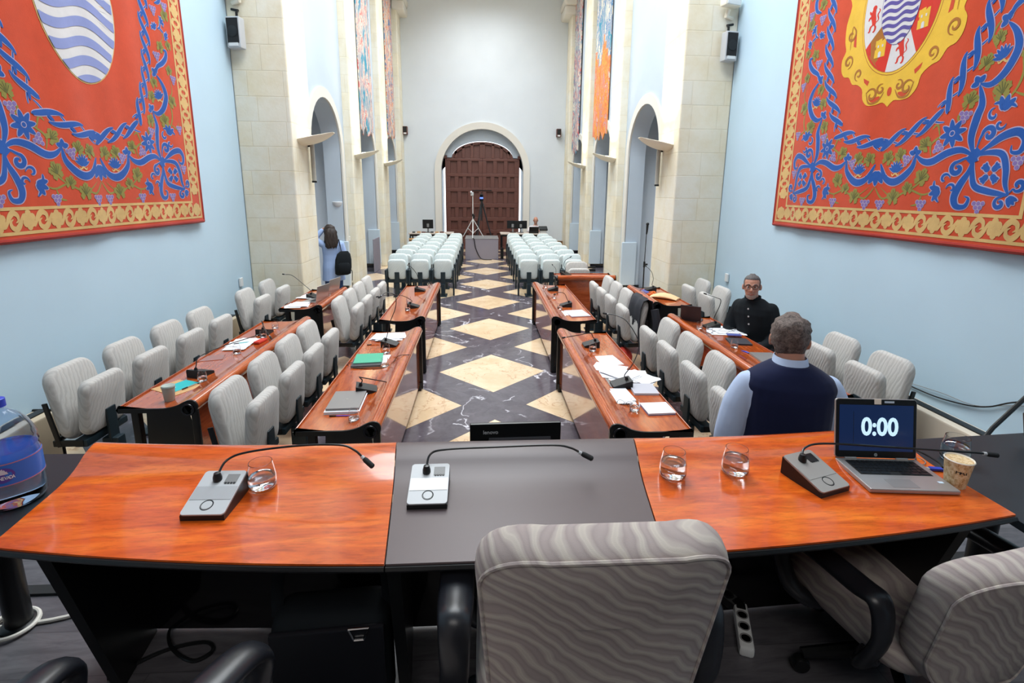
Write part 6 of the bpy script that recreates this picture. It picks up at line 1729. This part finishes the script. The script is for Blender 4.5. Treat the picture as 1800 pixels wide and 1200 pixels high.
def face_bits(t, T, s, glasses=True, beard=None, brow='hair_short_grey'):
    for k in (-1, 1):
        b = MB(); b.ball((0, 0, 0), .0125 * s, 12, 8, T @ Matrix.Translation(Vector((k * .031, .0795, .006)) * s)); e = b.build('eye', 'eye_white', t)
        b = MB(); b.ball((0, 0, 0), (.0062 * s, .003 * s, .0062 * s), 10, 6, T @ Matrix.Translation(Vector((k * .031, .0912, .006)) * s)); b.build('pupil', 'pupil', e)
        b = MB(); b.tube([T @ (Vector(q) * s) for q in ((k * .014, .103, .030), (k * .033, .099, .036), (k * .054, .078, .028))], [.003 * s, .0045 * s, .002 * s], 6, 3); b.build('eyebrow', brow, t)
    b = MB(); b.tube([T @ (Vector(q) * s) for q in ((-.027, .084, -.063), (-.012, .095, -.071), (.012, .095, -.071), (.027, .084, -.063))], [.002 * s, .0052 * s, .0052 * s, .002 * s], 8, 4); b.build('mouth', 'lip', t)
    if beard:
        b = MB(); rows = []
        for z, hw, hd, cy in ((-.121, .022, .024, .062), (-.108, .042, .044, .047), (-.088, .0545, .066, .028), (-.078, .057, .072, .0225)):
            rows.append([T @ (Vector((hw * 1.02 * math.cos(a), cy + hd * 1.02 * math.sin(a), z)) * s) for a in [PI * (-.02) + PI * 1.04 * i / 24 for i in range(25)]])
        b.sheet(rows); b.build('beard', beard, t)
        b = MB(); b.tube([T @ (Vector(q) * s) for q in ((-.030, .080, -.058), (-.012, .096, -.053), (.012, .096, -.053), (.030, .080, -.058))], [.003 * s, .0045 * s, .0045 * s, .003 * s], 8, 3); b.build('moustache', beard, t)
    if glasses:
        g = bpy.data.objects.new('eyeglasses', None); COL.objects.link(g); g.parent = t
        for k in (-1, 1):
            b = MB(); pts = [T @ (Vector((k * .032 + .027 * abs(math.cos(a)) ** .6 * (1 if math.cos(a) > 0 else -1), .108 - .010 * abs(math.cos(a)) * (1 if math.cos(a) * k > 0 else 0), .006 + .0175 * abs(math.sin(a)) ** .6 * (1 if math.sin(a) > 0 else -1))) * s) for a in [2 * PI * i / 20 for i in range(21)]]
            b.tube(pts, .0026 * s, 6, caps=False); b.build('rim', 'black', g)
            b = MB(); b.tube([T @ (Vector(q) * s) for q in ((k * .058, .098, .012), (k * .074, .06, .012), (k * .080, -.005, .010))], .0024 * s, 6, 3); b.build('temple', 'black', g)
        b = MB(); b.tube([T @ (Vector(q) * s) for q in ((-.007, .108, .010), (0, .111, .013), (.007, .108, .010))], .0024 * s, 6, 3); b.build('bridge', 'black', g)
def shoe(b, a, fwd):
    a = Vector(a); f = Vector(fwd).normalized(); sd = Vector((-f.y, f.x, 0))
    b.loft([ell(a + f * t + Vector((0, 0, z)), w, h, 12, sd, Vector((0, 0, 1))) for t, w, h, z in ((-.07, .03, .04, -.035), (-.03, .04, .055, -.02), (.05, .045, .045, -.035), (.12, .046, .034, -.046), (.17, .032, .024, -.054))])

# --- the man in the vest, standing with his back to the head table
def head_T(c, yaw=0., pitch=0., roll=0.): return Matrix.Translation(Vector(c)) @ Matrix.Rotation(yaw, 4, 'Z') @ Matrix.Rotation(pitch, 4, 'X') @ Matrix.Rotation(roll, 4, 'Y')
t = thing('person', 'person in a navy knitted vest and pale blue shirt standing with back turned', 'person', (1.315, 2.13, 0), -.22)
s = .955
TR = [(.78, .165, .115, 0, 0), (.90, .178, .128, 0, 0), (1.02, .172, .128, 0, .01), (1.15, .180, .130, 0, .01), (1.28, .192, .128, 0, .0), (1.36, .196, .115, 0, -.008), (1.42, .165, .092, 0, -.012), (1.455, .098, .070, 0, -.008), (1.48, .066, .062, 0, 0)]
HT_ = head_T((0, .035, 1.575), -.30, -.06)
b = MB(); b.loft(torso_rings(TR)); b.loft([ell((0, y_, z), r_, r_ * 1.03, 16) for z, r_, y_ in ((1.44, .066, -.004), (1.50, .060, .008), (1.56, .058, .018))])
head_shape(b, HT_, s)
for k in (-1, 1):
    limb(b, [(k * .168, -.008, 1.355), (k * .235, -.01, 1.11), (k * .225, .09, .87)], [.048, .044, .032])
    hand(b, (k * .223, .10, .855), (0, .25, -1), (-k * .3, 1, .1), (k, .2, 0), .5)
    limb(b, [(k * .09, 0, .88), (k * .10, .01, .48), (k * .11, -.015, .09)], [.085, .058, .042])
    shoe(b, (k * .11, -.01, .085), (k * .1, 1, 0))
remeshed(b, 'body', 'skin', t, .0075, 3)
b = MB(); b.loft(torso_rings([r for r in TR if r[0] > .85 and r[0] < 1.475], .014))
for k in (-1, 1): limb(b, [(k * .175, -.008, 1.365), (k * .212, -.012, 1.26), (k * .240, -.01, 1.10), (k * .230, .085, .89)], [.062, .072, .068, .050])
remeshed(b, 'shirt', 'shirt_blue', t, .010, 3)
b = MB(); b.loft([ell((0, y_, z), r_, r_ * 1.02, 24) for z, r_, y_ in ((1.43, .088, -.010), (1.46, .078, -.006), (1.505, .070, .004), (1.508, .066, .004), (1.47, .070, -.004))], False); b.build('collar', 'shirt_blue', t, 60)
b = MB(); b.loft([ell((cx, cy, z), hw, hd, 26) for z, hw, hd, cx, cy in ((.93, .196, .152, 0, .004), (.99, .198, .154, 0, .008), (1.15, .204, .158, 0, .008), (1.24, .204, .156, 0, .002), (1.32, .204, .148, 0, -.004), (1.38, .206, .130, 0, -.010), (1.418, .186, .112, 0, -.012), (1.450, .140, .098, 0, -.012), (1.478, .088, .082, 0, -.008))])
remeshed(b, 'knitted_vest', 'navy_knit', t, .009, 3)
b = MB(); b.loft(torso_rings([(.80, .172, .122, 0, 0), (.88, .180, .13, 0, 0), (.96, .180, .134, 0, 0)], .010))
for k in (-1, 1): limb(b, [(k * .09, 0, .86), (k * .10, .01, .48), (k * .11, -.015, .10)], [.098, .076, .064])
remeshed(b, 'trousers', 'trouser_dark', t, .012, 3)
for k in (-1, 1):
    b = MB(); shoe(b, (k * .11, -.01, .088), (k * .1, 1, 0)); b2 = MB(); b2.v = [Vector((v.x, v.y, max(.003, v.z - .0))) for v in b.v]; b2.f = b.f; b2.fm = b.fm
    b2.v = [Vector((k * .11, .04, 0)) + (v - Vector((k * .11, .04, 0))) * 1.08 for v in b2.v]; b2.build('shoe', 'shoe', t)
random.seed(4)
hair_shell('hair', 'hair_greybrown', t, HT_, s, lambda p: min(.03, .055 - p.y) if p.z > .03 else (.02 if (p.y < (.012 if p.z > -.02 else -.03) and p.z > -.078) else -.01), .006, .013, 75, -.085)
face_bits(t, HT_, s, False)

# --- the seated man in black
t = thing('person', 'person in a black jacket and glasses seated at the right wall, smiling to camera', 'person', (3.02, 5.30, 0), 2.29)
s = 1.10; hx, hy = .085, .075
TR = [(.44, .175, .15, 0, -.02), (.54, .18, .145, 0, -.02), (.66, .182, .138, .01, -.01), (.80, .195, .14, .03, .01), (.92, .202, .135, .045, .02), (.99, .195, .115, .05, .025), (1.04, .150, .095, .06, .03), (1.085, .085, .075, .06, .04)]
yaw = .33
HT_ = head_T((hx, hy, 1.222), yaw, .05, .03)
b = MB(); b.loft(torso_rings(TR)); b.loft([ell((hx - .008, hy - .03 + o, z), r_, r_, 16) for z, r_, o in ((1.05, .066, 0), (1.10, .060, .008), (1.16, .058, .012))])
head_shape(b, HT_, s)
for k in (-1, 1):
    sh = (.045 + k * .18, .02, .98)
    el_, wr = ((.045 + k * .255, .06, .70), (.03 + k * .16, .28, .585))
    limb(b, [sh, el_, wr], [.060, .048, .033]); hand(b, (wr[0], wr[1] + .012, wr[2]), (-k * .25, 1, -.10), (-k, .1, .2), (0, .1, 1), .55)
    limb(b, [(k * .10, .02, .51), (k * .13, .40, .53), (k * .13, .42, .10)], [.088, .062, .044]); shoe(b, (k * .13, .42, .085), (k * .1, 1, 0))
remeshed(b, 'body', 'skin', t, .0075, 3)
b = MB(); b.loft(torso_rings([r for r in TR if r[0] > .5], .020))
b.loft([ell((.072, .034, z), r_, r_, 20) for z, r_ in ((1.0, .115), (1.04, .10), (1.075, .088))])
for k in (-1, 1): limb(b, [(.045 + k * .17, .02, .98), (.045 + k * .258, .055, .70), (.03 + k * .165, .265, .592)], [.080, .068, .050])
remeshed(b, 'jacket', 'black_cloth', t, .010, 3)
b = MB(); cl = [ell((.075, .040, z), r_, r_ * 1.05, 24) for z, r_ in ((1.055, .094), (1.085, .086), (1.118, .082), (1.120, .077), (1.09, .078))]
for rr in cl:
    for v in rr:
        if v.y > .09: v.z -= .035 * (v.y - .09) / .04
b.loft(cl, False); b.build('collar', 'black_cloth', t, 60)
for i in range(3):
    b = MB(); b.lathe([(0, .004), (.009, .003), (.010, 0)], 12, T=Matrix.Translation((.065 - .012 * i, .172 + .004 * (i > 0), .985 - .085 * i)) @ Matrix.Rotation(-PI / 2, 4, 'X')); b.build('button', 'silver', t)
b = MB(); b.loft(torso_rings([(.43, .178, .155, 0, -.02), (.52, .185, .15, 0, -.02), (.58, .182, .146, 0, -.02)], .008))
for k in (-1, 1): limb(b, [(k * .10, .02, .515), (k * .13, .40, .53), (k * .13, .42, .10)], [.100, .080, .062])
remeshed(b, 'trousers', 'trouser_dark', t, .012, 3)
for k in (-1, 1):
    b = MB(); shoe(b, (k * .13, .42, .088), (k * .1, 1, 0)); b.v = [Vector((k * .13, .47, 0)) + (Vector((v.x, v.y, max(.003, v.z))) - Vector((k * .13, .47, 0))) * 1.08 for v in b.v]; b.build('shoe', 'shoe', t)
hair_shell('hair', 'hair_short_grey', t, HT_, s, lambda p: min(.02, (p.z - .078) * 1.2) if p.y > .035 else min(.02, p.z + .045 + (0 if p.y < 0 else -p.y * 1.5)), .0012, .0055, 120, -.06)
face_bits(t, HT_, s, True, 'beard_grey')

# --- the woman with the backpack
t = thing('person', 'person with long dark hair, pale blue jacket and black backpack beside the left pillar', 'person', (-2.88, 9.30, 0), .45)
s = .98
TR = [(.72, .155, .115, 0, 0), (.84, .168, .125, 0, 0), (.96, .150, .110, 0, .005), (1.08, .150, .108, 0, .01), (1.20, .162, .112, 0, .0), (1.27, .160, .100, 0, -.008), (1.32, .125, .08, 0, -.01), (1.35, .075, .06, 0, -.005), (1.37, .055, .055, 0, 0)]
HT_ = head_T((-.02, .035, 1.485), .35, -.05, -.06)
b = MB(); b.loft(torso_rings(TR)); b.loft([ell((-.006, y_, z), r_, r_, 16) for z, r_, y_ in ((1.33, .054, 0), (1.39, .048, .01), (1.44, .048, .02))])
head_shape(b, HT_, s)
limb(b, [(.155, -.008, 1.27), (.20, -.02, 1.03), (.195, .08, .82)], [.048, .038, .027]); hand(b, (.195, .09, .805), (0, .25, -1), (-.3, 1, 0), (1, .2, 0), .5, .92)
limb(b, [(-.155, -.008, 1.27), (-.27, .06, 1.36), (-.13, .10, 1.53)], [.048, .038, .027]); hand(b, (-.125, .10, 1.54), (.75, -.25, .45), (0, -1, .3), (-.3, .3, 1), .5, .92)
for k in (-1, 1):
    limb(b, [(k * .085, 0, .82), (k * .09, .01, .45), (k * .095, -.015, .09)], [.082, .055, .038]); shoe(b, (k * .095, -.01, .08), (k * .1, 1, 0))
remeshed(b, 'body', 'skin_pale', t, .0075, 3)
b = MB(); b.loft([ell((cx, cy, z), hw, hd, 24) for z, hw, hd, cx, cy in ((.60, .205, .155, 0, 0), (.72, .195, .150, 0, 0), (.84, .188, .145, 0, 0), (.96, .172, .130, 0, .005), (1.08, .170, .126, 0, .01), (1.20, .180, .128, 0, 0), (1.27, .175, .115, 0, -.008), (1.32, .135, .092, 0, -.01), (1.36, .078, .070, 0, -.004))])
limb(b, [(.155, -.008, 1.265), (.205, -.022, 1.03), (.198, .075, .84)], [.064, .056, .044]); limb(b, [(-.155, -.008, 1.265), (-.27, .06, 1.36), (-.145, .10, 1.51)], [.064, .056, .042])
remeshed(b, 'jacket', 'jacket_blue', t, .010, 3)
b = MB(); b.loft(torso_rings([(.70, .16, .12, 0, 0), (.84, .168, .125, 0, 0)], .006))
for k in (-1, 1): limb(b, [(k * .085, 0, .80), (k * .09, .01, .45), (k * .095, -.015, .10)], [.092, .068, .055])
remeshed(b, 'jeans', 'denim', t, .012, 3)
for k in (-1, 1):
    b = MB(); shoe(b, (k * .095, -.01, .083), (k * .1, 1, 0)); b.v = [Vector((k * .095, .04, 0)) + (Vector((v.x, v.y, max(.003, v.z))) - Vector((k * .095, .04, 0))) * 1.08 for v in b.v]; b.build('shoe', 'shoe', t)
hr = lambda p: .03 if (p.y < .045 or p.z > .07) else -.01
hair_shell('hair', 'hair_dark', t, HT_, s, hr, .005, .022, 50, -.10)
b = MB(); rows = []
for z, hw, hd, cy in ((1.55, .088, .075, .0), (1.48, .105, .085, -.015), (1.40, .115, .075, -.035), (1.32, .118, .062, -.055), (1.25, .108, .048, -.075), (1.21, .085, .032, -.085)):
    rows.append([v + Vector((.010 * math.sin(z * 40 + i * .9), -.012 * math.sin(i * 2.4 + z * 22), .014 * math.sin(i * 1.9))) for i, v in enumerate(ell((-.02, cy - .03, z), hw, hd, 36))])
b.loft(rows); b.build('long_hair', 'hair_dark', t, 80)
bp_ = thing('backpack', 'black backpack slung on the right shoulder of the long-haired person', 'bag', (-2.88, 9.30, 0), .45)
b = MB(); b.loft([ell((.115 + .01 * i, -.225, z), hw, hd, 20, p=3) for i, (z, hw, hd) in enumerate(((.72, .10, .05), (.74, .135, .075), (.86, .145, .085), (1.00, .140, .080), (1.10, .115, .065), (1.15, .07, .04)))]); b.build('pack_body', 'black_cloth', bp_, 50)
b = MB(); b.loft([ell((.14, -.31, z), hw, hd, 16, p=3) for z, hw, hd in ((.76, .08, .02), (.78, .10, .035), (.92, .10, .035), (.95, .07, .02))]); b.build('front_pocket', 'black_cloth', bp_, 50)
b = MB(); b.tube([(.13, -.16, 1.12), (.12, -.12, 1.27), (.125, -.02, 1.335), (.14, .09, 1.27), (.155, .145, 1.10), (.15, .10, .92), (.15, -.08, .80)], .014, 8, 6, (1.8, .5, (1, 0, .3))); b.build('shoulder_strap', 'black_cloth', bp_)
b = MB(); b.tube([(.25, -.20, .80), (.29, -.22, .78), (.285, -.23, .66), (.28, -.23, .60)], .006, 6, 4); b.build('hanging_strap', 'black_cloth', bp_)

# --- the bald man at the far table
t = thing('person', 'bald person in a white shirt sitting behind the far right table', 'person', (1.86, 18.45, 0), PI - .1)
HT_ = head_T((0, .10, 1.20), 0, -.42); s = 1.04
TR = [(.44, .17, .15, 0, -.02), (.56, .175, .14, 0, 0), (.75, .19, .135, 0, .02), (.90, .20, .125, 0, .04), (.97, .18, .10, 0, .05), (1.02, .10, .075, 0, .055), (1.05, .062, .06, 0, .06)]
b = MB(); b.loft(torso_rings(TR)); b.loft([ell((0, y_, z), .058, .058, 14) for z, y_ in ((1.02, .06), (1.13, .09))]); head_shape(b, HT_, s)
for k in (-1, 1):
    limb(b, [(k * .185, .04, .95), (k * .27, .16, .80), (k * .14, .36, .855)], [.055, .044, .032]); hand(b, (k * .13, .37, .855), (-k * .3, 1, 0), (-k, 0, .2), (0, 0, 1), .4)
    limb(b, [(k * .10, .02, .51), (k * .12, .38, .52), (k * .12, .40, .10)], [.085, .06, .042]); shoe(b, (k * .12, .40, .085), (0, 1, 0))
remeshed(b, 'body', 'skin', t, .010, 2)
b = MB(); b.loft(torso_rings(TR[1:-1], .014))
for k in (-1, 1): limb(b, [(k * .18, .04, .95), (k * .27, .16, .80), (k * .16, .33, .85)], [.072, .060, .045])
remeshed(b, 'shirt', 'white_shirt', t, .012, 2)
b = MB(); b.loft(torso_rings([(.43, .172, .152, 0, -.02), (.56, .178, .144, 0, -.01)], .008))
for k in (-1, 1): limb(b, [(k * .10, .02, .515), (k * .12, .38, .52), (k * .12, .40, .10)], [.098, .076, .058])
remeshed(b, 'trousers', 'trouser_dark', t, .014, 2)
face_bits(t, HT_, s, False, 'beard_grey')
o = copy_tree(seat0); place(o, (1.86, 18.60, 0), -PI / 2, 'pale grey seat under the bald man at the far table', 'seat at the far table')
for c in list(o.children):
    if c.name.startswith('seat'):
        b = MB(); b.pad(rrect(.43, .42, .08), .085, .035, .01, Matrix.Translation((.27, 0, .40)) @ Matrix.Rotation(PI / 2, 4, 'X')); b.build('seat', 'seat_fabric', o, 50)
        bpy.data.objects.remove(c); break
# ------------------------------------------------------------------ light
W = bpy.data.worlds.new('world'); SC.world = W; W.use_nodes = True
W.node_tree.nodes['Background'].inputs[0].default_value = (.9, .95, 1, 1); W.node_tree.nodes['Background'].inputs[1].default_value = 2.2
def area(name, loc, rot, sx, sy, e, col=(1, 1, 1)):
    L = bpy.data.lights.new(name, 'AREA'); L.shape = 'RECTANGLE'; L.size = sx; L.size_y = sy; L.energy = e; L.color = col
    o = bpy.data.objects.new(name, L); COL.objects.link(o); o.location = loc; o.rotation_euler = rot
    return o
hl = area('hall_ceiling_light', (0, 12.5, 9.3), (0, 0, 0), 2.6, 11, 520, (.93, .97, 1)); hl.data.spread = math.radians(140)
area('dais_ceiling_light', (0, 5.2, 8.8), (0, 0, 0), 4.5, 4., 430, (.90, .96, 1))
al = area('rear_fill_light', (0, -1.9, 5.2), (math.radians(38), 0, 0), 3.2, 1.2, 48, (1, .96, .92))  # added fill from behind the camera, brightens the armchair backs
SC.view_settings.view_transform = 'Standard'; SC.view_settings.look = 'None'; SC.view_settings.exposure = .5; SC.view_settings.gamma = 1
SC.view_settings.use_curve_mapping = False
